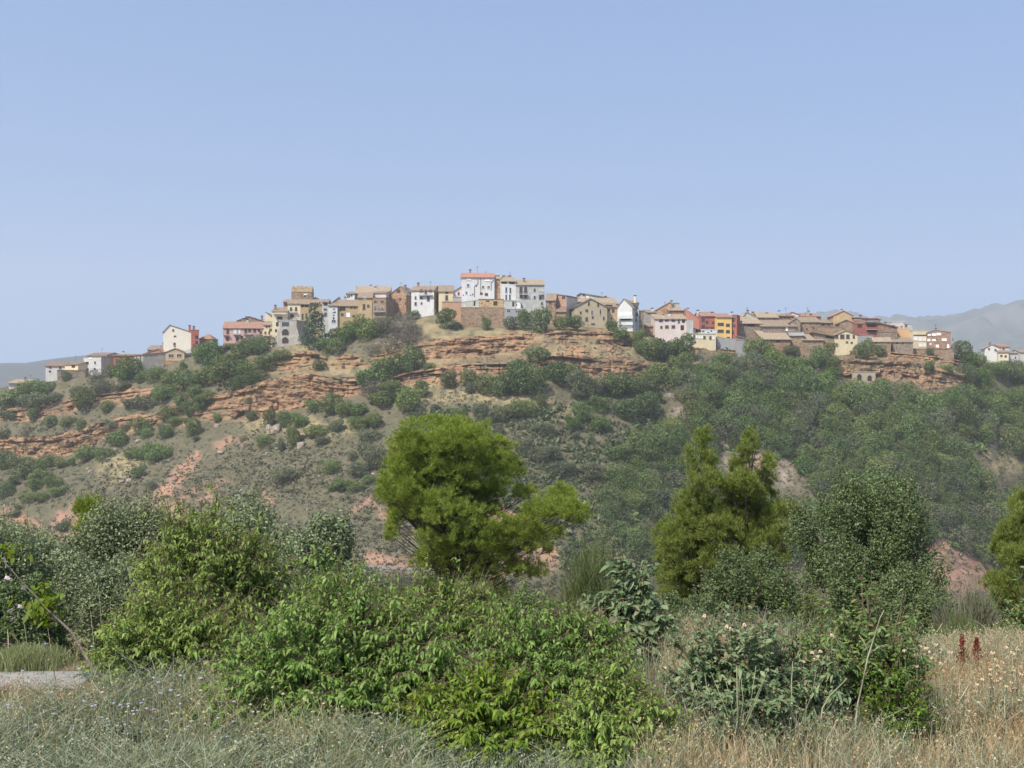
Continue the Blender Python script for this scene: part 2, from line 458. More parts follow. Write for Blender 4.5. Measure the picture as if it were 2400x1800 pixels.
soil_c = ramp(noise(.22, 10, rough=.75), (.36, (.082, .078, .042)), (.5, (.125, .112, .066)), (.64, (.19, .16, .10)))
fine = ramp(noise(1.1, 6, rough=.8), (.42, (.06, .066, .034)), (.6, (.165, .142, .095)))
x = n.new("ShaderNodeMix"); x.data_type = 'RGBA'; x.inputs[0].default_value = .45; l.new(soil_c, x.inputs[6]); l.new(fine, x.inputs[7]); base = x.outputs[2]
dry_c = ramp(noise(.5, 8, rough=.75), (.35, (.20, .165, .085)), (.65, (.34, .27, .15)))
base = mix(attr("dry"), base, dry_c)
scree_c = ramp(noise(.9, 8, rough=.8), (.38, (.17, .135, .105)), (.62, (.36, .28, .22)))
base = mix(attr("scree"), base, scree_c)
clay_c = ramp(noise(.13, 6), (.36, (.34, .19, .10)), (.5, (.33, .195, .145)), (.66, (.39, .24, .135)))
base = mix(attr("clay"), base, clay_c)
rock_c = ramp(noise(.35, 10, (.5, .5, 1.4), .75), (.30, (.085, .055, .038)), (.43, (.205, .125, .075)), (.55, (.32, .20, .11)), (.63, (.38, .23, .115)), (.72, (.19, .14, .095)))
base = mix(attr("rock"), base, rock_c)
l.new(base, p.inputs['Base Color']); p.inputs['Roughness'].default_value = .97; p.inputs['Specular IOR Level'].default_value = .1
b = n.new("ShaderNodeBump"); b.inputs['Strength'].default_value = .7; b.inputs['Distance'].default_value = .5
l.new(noise(.9, 9, (1, 1, 1.6), .75), b.inputs['Height']); l.new(b.outputs[0], p.inputs['Normal'])
hill_me.materials.append(m)

# ------------------------------------------------------------ near ground, valley floor, far plain
gx = np.concatenate([np.linspace(-420, -14, 60), np.linspace(-13.5, 13.5, 190), np.linspace(14, 420, 60)])
gy = np.concatenate([np.linspace(-60, 2.5, 16), np.linspace(2.7, 12, 90), np.linspace(12.3, 34, 60), np.linspace(36, 352, 70)])
GX, GY = np.meshgrid(gx, gy)
def near_z(x, y):
    z = np.interp(y, [-60, 0, 3, 8.8, 9.6, 11, 16, 28, 60, 150, 300, 360], [.2, -.1, -.25, -.25, -.5, -1.0, -2.3, -4.6, -9.9, -27, -52, -61])
    amp = np.clip((np.asarray(y)-1)/30, .25, 1)
    path = np.clip(1-np.abs(np.asarray(y)-8.25)/.8, 0, 1)*np.clip((-1.5-np.asarray(x))*3, 0, 1)
    return z + (1-path)*(.10*fbm(np.asarray(x)/1.3, np.asarray(y)/1.3, 1, 3) + amp*.35*fbm(np.asarray(x)/6, np.asarray(y)/6, 4, 3))
GZ = near_z(GX, GY)
gr, gc = GX.shape
ii = (np.arange(gr-1)[:, None]*gc + np.arange(gc-1)[None, :]).ravel()
gm = surf("dry soil and leaf litter", (.11, .085, .05), (.21, .16, .10), 3.5, .95, .5, 8, (1, 1, 1), (.10, .09, .045), 1.2)
near = tag(obj("near_ground", np_mesh("near_ground", np.stack([GX, GY, GZ], -1).reshape(-1, 3), np.stack([ii, ii+1, ii+gc+1, ii+gc], -1), smooth=True, mats=[gm])), kind="structure")
pm = surf("dry plain", (.16, .15, .09), (.25, .22, .13), .004, .95)
mb = MB(); mb.add([(-5500, -450, -62), (5500, -450, -62), (5500, 5500, -62), (-5500, 5500, -62)], [(0, 1, 2, 3)])
tag(mb.build("plain", pm), kind="structure")

# far mountains: ridged sheets several kilometres away
def mountain(name, prof, Y0, depth, basez, m, seed, amp):
    ks = sorted(prof); xs = np.linspace(ks[0], ks[-1], 260)
    top = np.interp(xs, ks, [prof[k] for k in ks])
    t = np.linspace(0, 1, 90)[:, None]
    Yy = Y0 + depth*t + 0*xs
    zt = CAMZ + (900-top)/F*(Y0+depth)
    prof_t = np.sin(np.clip(t, 0, 1)*np.pi/2)**1.25
    X = (xs-1200)/F*Yy
    rg = 1-np.abs(fbm(X/320, Yy/420, seed, 5))*2
    Z = basez + (zt-basez)*prof_t + amp*(rg-.6)*np.sin(np.pi*np.clip(t, 0, 1))**.7
    Z = Z + amp*.22*fbm(X/90, Yy/90, seed+3, 4)*(t > .01)
    # back side
    Yb = Yy[-1:]+depth*.6; Xb = (xs-1200)/F*Yb
    X = np.concatenate([X, Xb]); Yy = np.concatenate([Yy, Yb]); Z = np.concatenate([Z, 0*Xb+basez-50])
    a, c = X.shape
    ii = (np.arange(a-1)[:, None]*c + np.arange(c-1)[None, :]).ravel()
    return tag(obj(name, np_mesh(name, np.stack([X, Yy, Z], -1).reshape(-1, 3), np.stack([ii, ii+1, ii+c+1, ii+c], -1), smooth=True, mats=[m])), kind="structure")
mm = surf("bare limestone mountain", (.035, .045, .035), (.12, .115, .105), .006, .95, 0, 9)
mm2 = surf("wooded far hills", (.02, .028, .02), (.05, .055, .04), .004, .95, 0, 8)
mountain("mountain", {1650:840,1860:766,1900:755,1935:741,1965:744,1995:751,2075:757,2130:762,2185:764,2260:753,2310:738,2345:727,2400:720,2480:705,2600:690,2760:700,3000:760}, 3000, 1500, -62, mm, 2, 110)
mountain("far_hills", {-900:850,-500:846,-200:848,0:852,60:853,110:846,150:839,200:832,260:836,330:848,420:870,600:905}, 2500, 900, -62, mm2, 5, 14)

# ------------------------------------------------------------ village houses
HOUSES = []
class House:
    pass
def house(name, label, cat, xl, xr, top, base, Y, yaw=0, d=8, roof='eave', ridge=None, wall='white', tile='tile', win=(), side=(), op=(), bal=(), chim=(), over=.4, apex=None, ext=0, rail=(), group=None, doors=()):
    """front wall spans pixels xl..xr, eave at pixel row top, foot at row base, left corner at distance Y"""
    a = R(yaw); ca, sa = math.cos(a), math.sin(a)
    Xl = (xl-1200)/F*Y; kr = (xr-1200)/F
    w = (kr*Y-Xl)/(ca-kr*sa)
    A = Vector((Xl, Y, 0)); ux = Vector((ca, sa, 0)); uy = Vector((-sa, ca, 0))
    org = A + ux*w/2
    zb = CAMZ+(900-base)/F*Y; zt = CAMZ+(900-top)/F*Y
    zf = zb
    for u in (0, .5, 1):
        for v in (0, .5, 1):
            q = A + ux*w*u + uy*d*v; g = ground_z(q.x, q.y)
            if g is not None: zf = min(zf, g)
    zf -= .5
    root = empty(name, (org.x, org.y, zb), a); tag(root, label, cat, group)
    H = zt-zb; fz = zf-zb
    hw = w/2
    def plane_pt(px, py, side=None):
        k = Vector(((px-1200)/F, 1, (900-py)/F))
        if side is None: P0, nrm = A, -uy
        elif side == 'L': P0, nrm = A, -ux
        else: P0, nrm = A+ux*w, ux
        t = P0.dot(nrm)/Vector((k.x, k.y, 0)).dot(nrm)
        q = Vector((k.x*t, k.y*t, CAMZ+k.z*t)) - Vector((org.x, org.y, zb))
        return q.dot(ux), q.dot(uy), q.z, t/F
    rr = 0
    if ridge is not None:
        yr = Y + (d/2 if roof in ('eave', 'hip') else d if roof == 'mono' else 0)
        rr = CAMZ+(900-ridge)/F*yr - zt
        if roof in ('eave', 'mono', 'hip'): rr = max(rr, .12*d/2)
    wm = WALL[wall]; tm = TILE.get(tile) or WALL[tile]
    wb = MB(); rb = MB()
    T = .22; ov = over
    if roof == 'eave':
        wb.prism([(0, fz), (0, H), (d/2, H+rr), (d, H), (d, fz)], 'x', -hw, hw)
        sl = rr/(d/2)
        rb.prism([(-ov, H-sl*ov+.02), (d/2, H+rr+.02), (d+ov, H-sl*ov+.02), (d+ov, H-sl*ov+T), (d/2, H+rr+T), (-ov, H-sl*ov+T)], 'x', -hw-ov*.6, hw+ov*.6)
    elif roof == 'gable':
        ax = 0 if apex is None else plane_pt(apex, top)[0]
        wb.prism([(-hw, fz), (-hw, H), (ax, H+rr), (hw, H), (hw, fz)], 'y', 0, d)
        s1 = rr/max(ax+hw, .1); s2 = rr/max(hw-ax, .1)
        rb.prism([(-hw-ov, H-s1*ov+.02), (ax, H+rr+.02), (hw+ov, H-s2*ov+.02), (hw+ov, H-s2*ov+T), (ax, H+rr+T), (-hw-ov, H-s1*ov+T)], 'y', -ov*.7, d+ov*.7)
    elif roof == 'mono':
        wb.prism([(0, fz), (0, H), (d, H+rr), (d, fz)], 'x', -hw, hw)
        sl = rr/d
        rb.prism([(-ov, H-sl*ov+.02), (d+ov, H+rr+sl*ov+.02), (d+ov, H+rr+sl*ov+T), (-ov, H-sl*ov+T)], 'x', -hw-ov*.6, hw+ov*.6)
    elif roof in ('slopeR', 'slopeL'):     # single slope falling to the right / left, ridge row = the low end
        lo = H+rr
        hl, hr = (H, lo) if roof == 'slopeR' else (lo, H)
        wb.prism([(-hw, fz), (-hw, hl), (hw, hr), (hw, fz)], 'y', 0, d)
        s = (hr-hl)/w
        rb.prism([(-hw-ov, hl-s*ov+.02), (hw+ov, hr+s*ov+.02), (hw+ov, hr+s*ov+T), (-hw-ov, hl-s*ov+T)], 'y', -ov, d+ov)
    elif roof == 'hip':
        wb.box(-hw, hw, 0, d, fz, H)
        i = min(d/2, hw*.8); o = ov
        vs = [(-hw-o, -o, H+.02), (hw+o, -o, H+.02), (hw+o, d+o, H+.02), (-hw-o, d+o, H+.02), (-hw+i, d/2, H+rr+.1), (hw-i, d/2, H+rr+.1)]
        rb.add(vs, [(0, 1, 5, 4), (1, 2, 5), (2, 3, 4, 5), (3, 0, 4), (3, 2, 1, 0)])
    else:   # flat with a low coping
        wb.box(-hw, hw, 0, d, fz, H)
        rb.box(-hw-.12, hw+.12, -.12, d+.12, H+.003, H+.22)
    wall_o = wb.build("wall", wm, root)
    rf = rb.build("roof", tm, root)
    def opening(px, py, pw, ph, kind, sd=None):
        u, v, z, s = plane_pt(px, py, sd)
        ww, hh = pw*s*1.02, ph*s
        if sd is not None: ww = pw*s/max(abs(sa), .25)
        mbp = MB(); mbf = MB(); fr = .09
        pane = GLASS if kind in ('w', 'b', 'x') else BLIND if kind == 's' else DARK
        if sd is None:
            q = (u-ww/2, u+ww/2, -.03, .06, z-hh/2, z+hh/2)
            mbp.box(*q)
            bars = [(q[0]-fr, q[0], -.07, .05, q[4], q[5]), (q[1], q[1]+fr, -.07, .05, q[4], q[5]), (q[0]-fr, q[1]+fr, -.07, .05, q[5], q[5]+fr), (q[0]-fr-.06, q[1]+fr+.06, -.14, .05, q[4]-fr, q[4])]
            if kind in ('w', 'b') and ww > .7: bars.append((u-.03, u+.03, -.05, .05, q[4], q[5]))
        else:
            x0, x1 = ((-hw-.03, -hw+.06) if sd == 'L' else (hw-.06, hw+.03))
            b0, b1 = ((-hw-.08, -hw+.05) if sd == 'L' else (hw-.05, hw+.08))
            q = (x0, x1, v-ww/2, v+ww/2, z-hh/2, z+hh/2); mbp.box(*q)
            bars = [(b0, b1, q[2]-fr, q[2], q[4], q[5]), (b0, b1, q[3], q[3]+fr, q[4], q[5]), (b0, b1, q[2]-fr, q[3]+fr, q[5], q[5]+fr), (b0, b1, q[2]-fr, q[3]+fr, q[4]-fr, q[4])]
        wo = mbp.build("window" if kind in ('w', 'b', 's', 'x') else "gallery" if kind == 'g' else "door", pane, root)
        if kind in ('w', 's', 'b'):
            for q in bars: mbf.box(*q)
            mbf.build("frame", FRAME_B if kind == 'b' else FRAME_W, wo)
        return wo
    for w_ in win: opening(*w_[:4], w_[4] if len(w_) > 4 else 'b')
    for w_ in side: opening(*w_[:4], w_[5] if len(w_) > 5 else 'b', w_[4])
    for (px0, px1, py) in bal:      # balcony slab with a railing
        u0, v, z, s = plane_pt(px0, py); u1 = plane_pt(px1, py)[0]
        b = MB(); b.box(u0, u1, -1.0, .01, z-.16, z); bo = b.build("balcony", CONC, root)
        g = MB(); g.box(u0, u1, -1.0, -.95, z+.95, z+1.02)
        k = max(3, int((u1-u0)/.22))
        for i in range(k+1):
            x = u0+.02+(u1-u0-.06)*i/k; g.box(x, x+.035, -.99, -.955, z, z+.95)
        g.build("railing", IRON, bo)
    for c in chim:       # chimney: pixel column, rows top and bottom, metres behind the front
        px, p0, p1, dy = c[:4]
        u = plane_pt(px, top)[0]; Yc = Y+dy
        z1 = CAMZ+(900-p0)/F*Yc-zb; z0 = CAMZ+(900-p1)/F*Yc-zb-1.2
        b = MB(); b.box(u-.4, u+.4, dy-.35, dy+.35, z0, z1-.35); co = b.build("chimney", WALL['offwhite' if len(c) < 5 else c[4]], rf)
        b = MB(); b.box(u-.3, u+.3, dy-.25, dy+.25, z1-.34, z1-.1); b.box(u-.5, u+.5, dy-.45, dy+.45, z1-.1, z1+.08)
        b.build("cap", IRON, rf)
    h = House(); h.root = root; h.pt = plane_pt; h.w = w; h.d = d; h.H = H; h.zb = zb; h.roof = rf; h.wall = wall_o; h.fz = fz; h.roofkind = roof; h.chim = chim; h.d = d; h.rr = rr; h.w2 = hw; HOUSES.append(h)
    return h

def slab(h, name, q, m, parent=None):
    b = MB(); b.box(*q); return b.build(name, m, parent or h.root)
def antenna(h, px, p0, p1, dy):
    u, v, z, s = h.pt(px, p1); z0 = z-1.5; z1 = h.pt(px, p0)[2]
    b = MB(); b.tube([(u, dy, z0), (u, dy, z1)], .035, 4)
    for k in range(4): b.box(u-.45+.06*k, u+.45-.06*k, dy-.02, dy+.02, z1-.12-.17*k, z1-.09-.17*k)
    b.build("antenna", IRON, h.root)
def dish(h, px, py, dy):
    u, v, z, s = h.pt(px, py)
    b = MB(); n = 10
    vs = [(u, dy, z)] + [(u+.42*math.cos(2*math.pi*k/n), dy-.16, z+.42*math.sin(2*math.pi*k/n)) for k in range(n)]
    b.add(vs, [(0, 1+k, 1+(k+1) % n) for k in range(n)]); b.box(u-.03, u+.03, dy, dy+.05, z-1.2, z)
    b.build("satellite_dish", FRAME_W, h.root)

HS = {}
def grid(x0, x1, nx, y0, y1, ny, w, h, k='b'):
    return [(x0+(x1-x0)*(i/(nx-1) if nx > 1 else .5), y0+(y1-y0)*(j/(ny-1) if ny > 1 else .5), w, h, k) for i in range(nx) for j in range(ny)]

# --- far left end
house("shed", "low open shed with a pale flat roof among trees at the village's far left tip", "shed", 21, 66, 898, 916, 478, 6, 9, 'mono', 891, 'palepink', 'pale', win=[(46, 903, 12, 5, 'g')], over=.9)
house("white_house", "long white house with brown roof behind an ochre stone outbuilding", "house", 107, 152, 858, 884, 478, 3, 9, 'eave', 850, 'offwhite', 'brown', win=[(118, 860, 4, 5), (141, 861, 4, 6), (117, 870, 4, 3)])
house("cream_house", "small cream house with a wide opening right of the long white house", "house", 152, 183, 855, 872, 476, -32, 9, 'eave', 849, 'cream2', 'brown', win=[(172, 859, 12, 6, 'g')], side=[])
house("stone_outbuilding", "ochre and brown stone outbuilding with a flat parapet in front of the long white house", "outbuilding", 134, 200, 869, 896, 468, 12, 7, 'slopeL', 868, 'stone2', 'brown', over=.15)
house("white_house", "three storey white house with grey top floor and brown roof near the left tip", "house", 196, 237, 838, 884, 476, -24, 10, 'flat', None, 'offwhite', 'grey', win=[(206, 851, 4, 5), (223, 850, 4, 5), (206, 866, 4, 5), (222, 865, 4, 5), (212, 839, 8, 4, 's')])
house("grey_house", "grey attic block under a brown roof stepping up behind the three storey white house", "house", 204, 250, 834, 870, 481, -22, 9, 'eave', 828, 'grey', 'brown')
house("red_house", "flat red house with two windows behind a bright green tree", "house", 266, 315, 834, 866, 474, 3, 8, 'mono', 831, 'red', 'brown', win=[(276, 846, 9, 7), (297, 845, 5, 8)])
house("brick_house", "brick house with a grey glazed stair front and long blind gable side", "house", 315, 336, 833, 872, 466, -58, 10, 'mono', 827, 'greystone', 'rust', win=grid(320.5, 329.5, 2, 839, 861, 3, 5, 8, 'b'))
house("brick_house", "blind brick gable house joined to the glazed stair front", "house", 336, 388, 830, 872, 464.5, -6, 10, 'gable', 818, 'brick2', 'rust', apex=372)
house("brick_pillar", "narrow orange brick pillar house below the glazed brick house", "house", 336, 351, 864, 900, 459, -14, 4, 'flat', None, 'brick', 'brick', over=.1)
house("porch", "pale concrete porch frame beside the narrow orange brick pillar", "porch", 323, 336, 866, 884, 460, 0, 3, 'flat', None, 'offwhite', 'grey', win=[(330, 873, 8, 7, 'g')])
house("tile_roof_house", "low house with orange tile roof behind the blind brick gable", "house", 346, 398, 820, 850, 476, 8, 9, 'mono', 811, 'brick', 'tile')
h = house("cream_block", "tall cream apartment block with blind walls and red sides standing alone at left", "apartment block", 383, 448, 778, 822, 462, 8, 11, 'gable', 762, 'ivory', 'rust', apex=398, win=[(406, 774, 3, 4), (410, 788, 4, 2), (409, 806, 4, 5)], chim=[(441, 762, 768, 5, 'red'), (450, 764, 772, 6, 'red')])
house("red_house", "brick red rear wing with balconies attached to the tall cream block", "house", 448, 466, 774, 822, 462.5, 14, 10, 'flat', None, 'red', 'red', win=[(455, 812, 4, 9), (461, 790, 6, 8, 'g'), (461, 803, 6, 8, 'g')])
house("brown_house", "low brown house with orange hipped roof right of the tall cream block", "house", 467, 497, 795, 826, 466, 0, 9, 'hip', 784, 'brick2', 'rust')
house("ochre_house", "low ochre house with two wide windows and a shallow gable below the cream block", "house", 388, 432, 826, 846, 456, 5, 8, 'gable', 817, 'sand', 'tile', win=[(401, 834, 12, 8, 'w'), (420, 833, 11, 7, 'w')])
house("porch", "low porch with long grey roof right of the two window ochre house", "porch", 432, 466, 828, 846, 457, 0, 7, 'mono', 819, 'greystone', 'grey', win=[(448, 836, 26, 8, 'g')])
house("retaining_wall", "brick retaining wall under the two window ochre house", "wall", 386, 468, 846, 872, 455, 2, 2, 'flat', None, 'brick', 'brick', over=.05)

# --- pink house to the castle tower
h = house("pink_house", "long pink house with red shutters, balconies and orange tile roof", "house", 523, 617, 769, 806, 446, 7, 11, 'eave', 755, 'pink', 'rust',
      win=[(534, 777, 5, 10, 'b'), (551, 777, 6, 9, 's'), (561, 777, 4, 9, 's'), (576, 776, 5, 9), (585, 774, 5, 7), (597, 774, 5, 9), (607, 773, 4, 8), (533, 794, 5, 7), (556, 794, 5, 9), (567, 791, 4, 7), (611, 779, 4, 5)],
      bal=[(523, 537, 785), (547, 564, 784), (571, 592, 783)], chim=[(566, 746, 752, 6, 'stone'), (577, 748, 753, 5)])
house("ochre_house", "narrow ochre house joined to the right end of the long pink house", "house", 617, 638, 762, 806, 447.5, 4, 10, 'eave', 754, 'cream2', 'tile', win=[(625, 765, 3, 5), (631, 764, 3, 5), (634, 773, 5, 5), (622, 780, 3, 5), (631, 780, 3, 6)])
house("roof_house", "jumbled old tile roofs with chimneys rising behind the long pink house", "house", 556, 616, 752, 790, 462, 6, 12, 'gable', 742, 'stone2', 'tile', apex=584, chim=[(575, 742, 748, 4, 'stone'), (594, 745, 750, 3), (611, 740, 746, 5, 'stone')])
house("cream_house", "pale gable wall rising just left of the tall cream terrace house", "house", 622, 640, 746, 790, 460, 0, 8, 'slopeL', 733, 'cream2', 'tile', over=.1)
h = house("terrace_house", "tall cream house with a striped awning terrace beside the arched stone bastion", "house", 638, 674, 730, 806, 444, 4, 10, 'mono', 722, 'cream', 'tile',
      win=[(656, 746, 12, 8, 'g'), (650, 760, 6, 10, 'g'), (647, 775, 5, 7, 'g'), (649, 792, 5, 9, 'g')], chim=[(643, 715, 726, 3, 'brick2')])
slab(h, "awning", (h.w*-.42, h.w*.45, -1.6, -.05, h.pt(655, 737)[2], h.pt(655, 735)[2]), WALL['cream'])
slab(h, "terrace", (h.w*-.1, h.w*.62, -2.2, -.05, h.pt(655, 751.5)[2], h.pt(655, 750)[2]), CONC)
# arched stone bastion
def arch(h, px, p_top, p_bot, pw, m, name="arch_opening"):
    u, v, z1, s = h.pt(px, p_top); z0 = h.pt(px, p_bot)[2]; r = pw*s/2
    pts = [(u-r, z0), (u+r, z0)] + [(u+r*math.cos(t), z1-r+r*math.sin(t)) for t in np.linspace(0, math.pi, 12)]
    b = MB(); b.prism(pts, 'y', -.04, .1); o = b.build(name, m, h.root)
    rim = MB(); ts = np.linspace(0, math.pi, 13)
    for k in range(12):
        p = [(u+q*math.cos(t), z1-r+q*math.sin(t)) for q, t in ((r, ts[k]), (r+.3, ts[k]), (r+.3, ts[k+1]), (r, ts[k+1]))]
        rim.prism(p, 'y', -.16, .06)
    rim.build("rim", WALL['greystone'], o)
    return o
h = house("stone_bastion", "grey stone bastion with two arches and a terrace on top, flaring at its foot", "bastion", 655, 695, 752, 818, 438, -14, 7, 'flat', None, 'greystone', 'concrete', win=[(669, 760, 18, 10, 'x')], over=.1)
arch(h, 669, 771, 786, 17, DARK); arch(h, 669, 790, 805, 16, DARK)
b = MB(); w2 = h.w/2
b.add([(-w2, 0, h.H*.55), (w2, 0, h.H*.55), (w2, -1.5, h.fz), (-w2, -1.5, h.fz), (-w2, .3, h.H*.55), (w2, .3, h.H*.55), (w2, .3, h.fz), (-w2, .3, h.fz)], [(0, 1, 2, 3), (4, 7, 6, 5), (0, 3, 7, 4), (1, 5, 6, 2), (3, 2, 6, 7), (0, 4, 5, 1)])
for sx in (-1, 1):
    b.add([(sx*w2, 0, h.H*.8), (sx*w2, 0, h.fz), (sx*(w2+2.6), 0, h.fz), (sx*w2, 4, h.H*.8), (sx*w2, 4, h.fz), (sx*(w2+2.6), 4, h.fz)], [(0, 1, 2), (3, 5, 4), (0, 2, 5, 3), (1, 4, 5, 2), (0, 3, 4, 1)])
# keep the arches in front of the batter: cut it to side buttresses
b.v = b.v[8:]; b.f = [tuple(i-8 for i in f) for f in b.f[6:]]
b.build("buttress", WALL['greystone'], h.root)
g = MB(); g.box(-w2, w2, -.02, .02, h.H+1.1, h.H+1.16)
for k in range(14): x_ = -w2+.05+(h.w-.1)*k/13; g.box(x_-.02, x_+.02, -.02, .02, h.H+.22, h.H+1.1)
g.build("railing", IRON, h.root)
h = house("castle_tower", "square castle tower with crenellated pale top above brown stone", "tower", 683, 732, 684, 724, 462, 5, 7.5, 'flat', None, 'stone', 'ochrestone', win=[(715, 694, 4, 5, 'x'), (716, 690, 7, 2, 's')], over=.3)
b = MB(); w2 = h.w/2; z0 = h.H+.224; hh = 1.2
b.box(-w2+.05, w2-.05, .05, h.d-.05, z0, z0+hh)
for k in range(5):
    x_ = -w2+.75+(h.w-1.5)*k/4
    for y_ in (.5, h.d-.5):
        b.add([(x_-.7, y_-.44, z0+hh-.01), (x_+.7, y_-.44, z0+hh-.01), (x_+.7, y_+.44, z0+hh-.01), (x_-.7, y_+.44, z0+hh-.01), (x_-.5, y_-.4, z0+hh+.75), (x_+.5, y_-.4, z0+hh+.75), (x_+.5, y_+.4, z0+hh+.75), (x_-.5, y_+.4, z0+hh+.75)], [(0, 3, 2, 1), (4, 5, 6, 7), (0, 1, 5, 4), (1, 2, 6, 5), (2, 3, 7, 6), (3, 0, 4, 7)])
for k in range(1, 3):
    for x_ in (-w2+.5, w2-.5):
        y_ = h.d*k/3; b.box(x_-.4, x_+.4, y_-.6, y_+.6, z0+hh-.01, z0+hh+.7)
b.build("battlement", WALL['ochrestone'], h.root)
house("brick_house", "small brick attic under a thin roof just left of the castle tower's foot", "house", 664, 684, 708, 745, 456, 4, 8, 'mono', 703, 'brick2', 'tile', win=[(671, 714, 8, 6, 'g')])
house("cream_house", "upright cream house with two balcony doors right of the awning terrace", "house", 674, 704, 712, 772, 446, 3, 11, 'eave', 703, 'cream', 'tile', win=[(682, 724, 4, 7), (694, 724, 4, 8), (684, 741, 8, 8, 'g'), (695, 742, 5, 7, 's')], bal=[(677, 697, 732), (676, 698, 749)])
house("ochre_house", "wide ochre house with a dark open gallery under its eave behind the big conifer", "house", 704, 755, 713, 772, 443, 6, 12, 'eave', 703, 'ochre', 'tile', win=[(709, 717, 8, 6, 'g'), (719, 716, 9, 8, 'g'), (732, 713, 10, 7, 'g'), (743, 712, 5, 5, 'g'), (749, 711, 4, 5, 'g'), (709, 742, 3, 12), (718, 739, 3, 9), (734, 734, 3, 5), (744, 732, 3, 6)])
house("stone_house", "grey stone gable between the castle tower and the ochre gallery house", "house", 712, 750, 708, 740, 456, 2, 9, 'gable', 697, 'stone2', 'tile', apex=740)
house("narrow_house", "narrow lilac grey house with a dark top opening left of the tall thin white house", "house", 755, 770, 708, 775, 442, 4, 9, 'eave', 702, 'grey', 'tile', win=[(763, 713, 9, 7, 'g'), (762, 725, 6, 3), (763, 737, 5, 8)])
house("gable_house", "pinkish brick gable with pale roof behind the tall thin white house", "house", 769, 812, 716, 745, 452, 10, 10, 'gable', 697, 'brick', 'pale', apex=794, over=.3)
house("white_house", "tall thin white house with a stack of tiny windows", "house", 770, 791, 717, 782, 438, 4, 9, 'mono', 711, 'white', 'tile', win=[(783, 725, 4, 3, 'x'), (781, 733, 3, 3, 'x'), (785, 732, 4, 4, 'x'), (782, 739, 4, 3, 'x'), (782, 746, 4, 6, 'w'), (782, 753, 9, 6, 'w'), (776, 774, 4, 5, 'w'), (783, 774, 4, 5, 'w')])
house("ochre_house", "broad ochre house with a corner gallery right of the tall thin white house", "house", 791, 839, 717, 782, 439, 2, 10, 'eave', 704, 'ochre', 'tile', win=[(803, 724, 13, 9, 'g'), (823, 720, 4, 5), (832, 720, 4, 5), (816, 738, 8, 10, 's'), (802, 737, 5, 5), (829, 741, 5, 4)], chim=[])
house("white_house", "small white attic with three dark windows poking up behind ochre roofs", "house", 811, 831, 689, 712, 455, -8, 7, 'mono', 685, 'white', 'tile', win=[(815, 695, 2, 4), (819, 694, 2, 4), (824, 692, 2, 4)])
house("sand_house", "tall sand coloured house with a tall dark opening above leafy trees", "house", 839, 872, 698, 780, 436, 2, 10, 'eave', 687, 'sand', 'tile', win=[(855, 699, 6, 6, 's'), (853, 719, 5, 12), (863, 717, 4, 5), (853, 737, 3, 3, 'x')])
house("stone_house", "brown stone house with white framed door and pink parapet next to the tall sand house", "house", 873, 905, 699, 780, 435, -12, 11, 'flat', None, 'stone', 'tile', win=[(880, 707, 5, 4), (896, 707, 5, 4), (880, 722, 6, 13, 'w'), (896, 721, 5, 5, 'w')], bal=[(876, 903, 731)])
house("pink_attic", "pinkish plaster attic standing back on the brown stone house's roof", "house", 875, 905, 687, 705, 441, -6, 8, 'mono', 683, 'palepink', 'tile')
h = house("tile_roof_house", "wide tan tile roofs with antennas crowning the left part of the village", "house", 833, 913, 688, 720, 456, 3, 16, 'eave', 672, 'tan', 'pale', chim=[(866, 668, 675, 8), (878, 672, 677, 5)])
antenna(h, 834, 668, 680, 3); antenna(h, 882, 664, 676, 8); dish(h, 903, 673, 6)
house("brick_house", "orange brick house with steep stepped roof left of the balcony white house", "house", 914, 952, 690, 735, 446, -14, 10, 'gable', 672, 'brick', 'pale', apex=938, win=[(934, 682, 8, 6), (938, 701, 4, 4), (951, 712, 3, 7, 'g')], chim=[(939, 669, 675, 5, 'brick2')])
house("grey_house", "thin grey house front squeezed behind the orange brick house", "house", 953, 965, 684, 730, 449, 6, 8, 'mono', 680, 'grey', 'tile', win=[(961, 690, 3, 4)])

# --- centre
h = house("white_house", "white three storey house with upper balcony and dark brown side wall", "house", 964, 1017, 681, 724, 441, -10, 9, 'eave', 672, 'white', 'tile',
      win=[(988, 681, 6, 6), (998, 684, 4, 11), (1009, 681, 6, 5), (974, 698, 3, 6), (987, 698, 6, 5), (1004, 700, 5, 11), (974, 712, 4, 7), (988, 711, 3, 4)], bal=[(983, 1014, 692)])
slab(h, "side_wall_cladding", (h.w/2+.003, h.w/2+.12, .05, h.d-.05, 0, h.H-.3), WALL['stone'])
h = house("beige_house", "beige house with one tall balcony door and mottled tile roof", "house", 1028, 1062, 683, 732, 439, 2, 10, 'eave', 670, 'cream2', 'tile', win=[(1047, 685, 6, 5), (1047, 698, 5, 11)], bal=[(1041, 1052, 705)])
house("annex", "low pale annex with grey band between the beige house and the large white house", "annex", 1062, 1082, 684, 732, 440, 0, 8, 'slopeR', 672, 'palepink', 'tile', win=[(1075, 688, 3, 6)])
slab(HS.setdefault('annex', house("plinth_wall", "lilac grey low wall in front of the pale annex", "wall", 1061, 1082, 697, 735, 438, 0, 1, 'flat', None, 'concrete', 'concrete', over=.02)), "coping", (-1.6, 1.6, -.1, .2, 0, .01), CONC)
house("terracotta_wall", "orange terracotta garden wall below the beige house", "wall", 1036, 1081, 708, 750, 432, 2, 1.2, 'flat', None, 'terracotta', 'terracotta', over=.05)
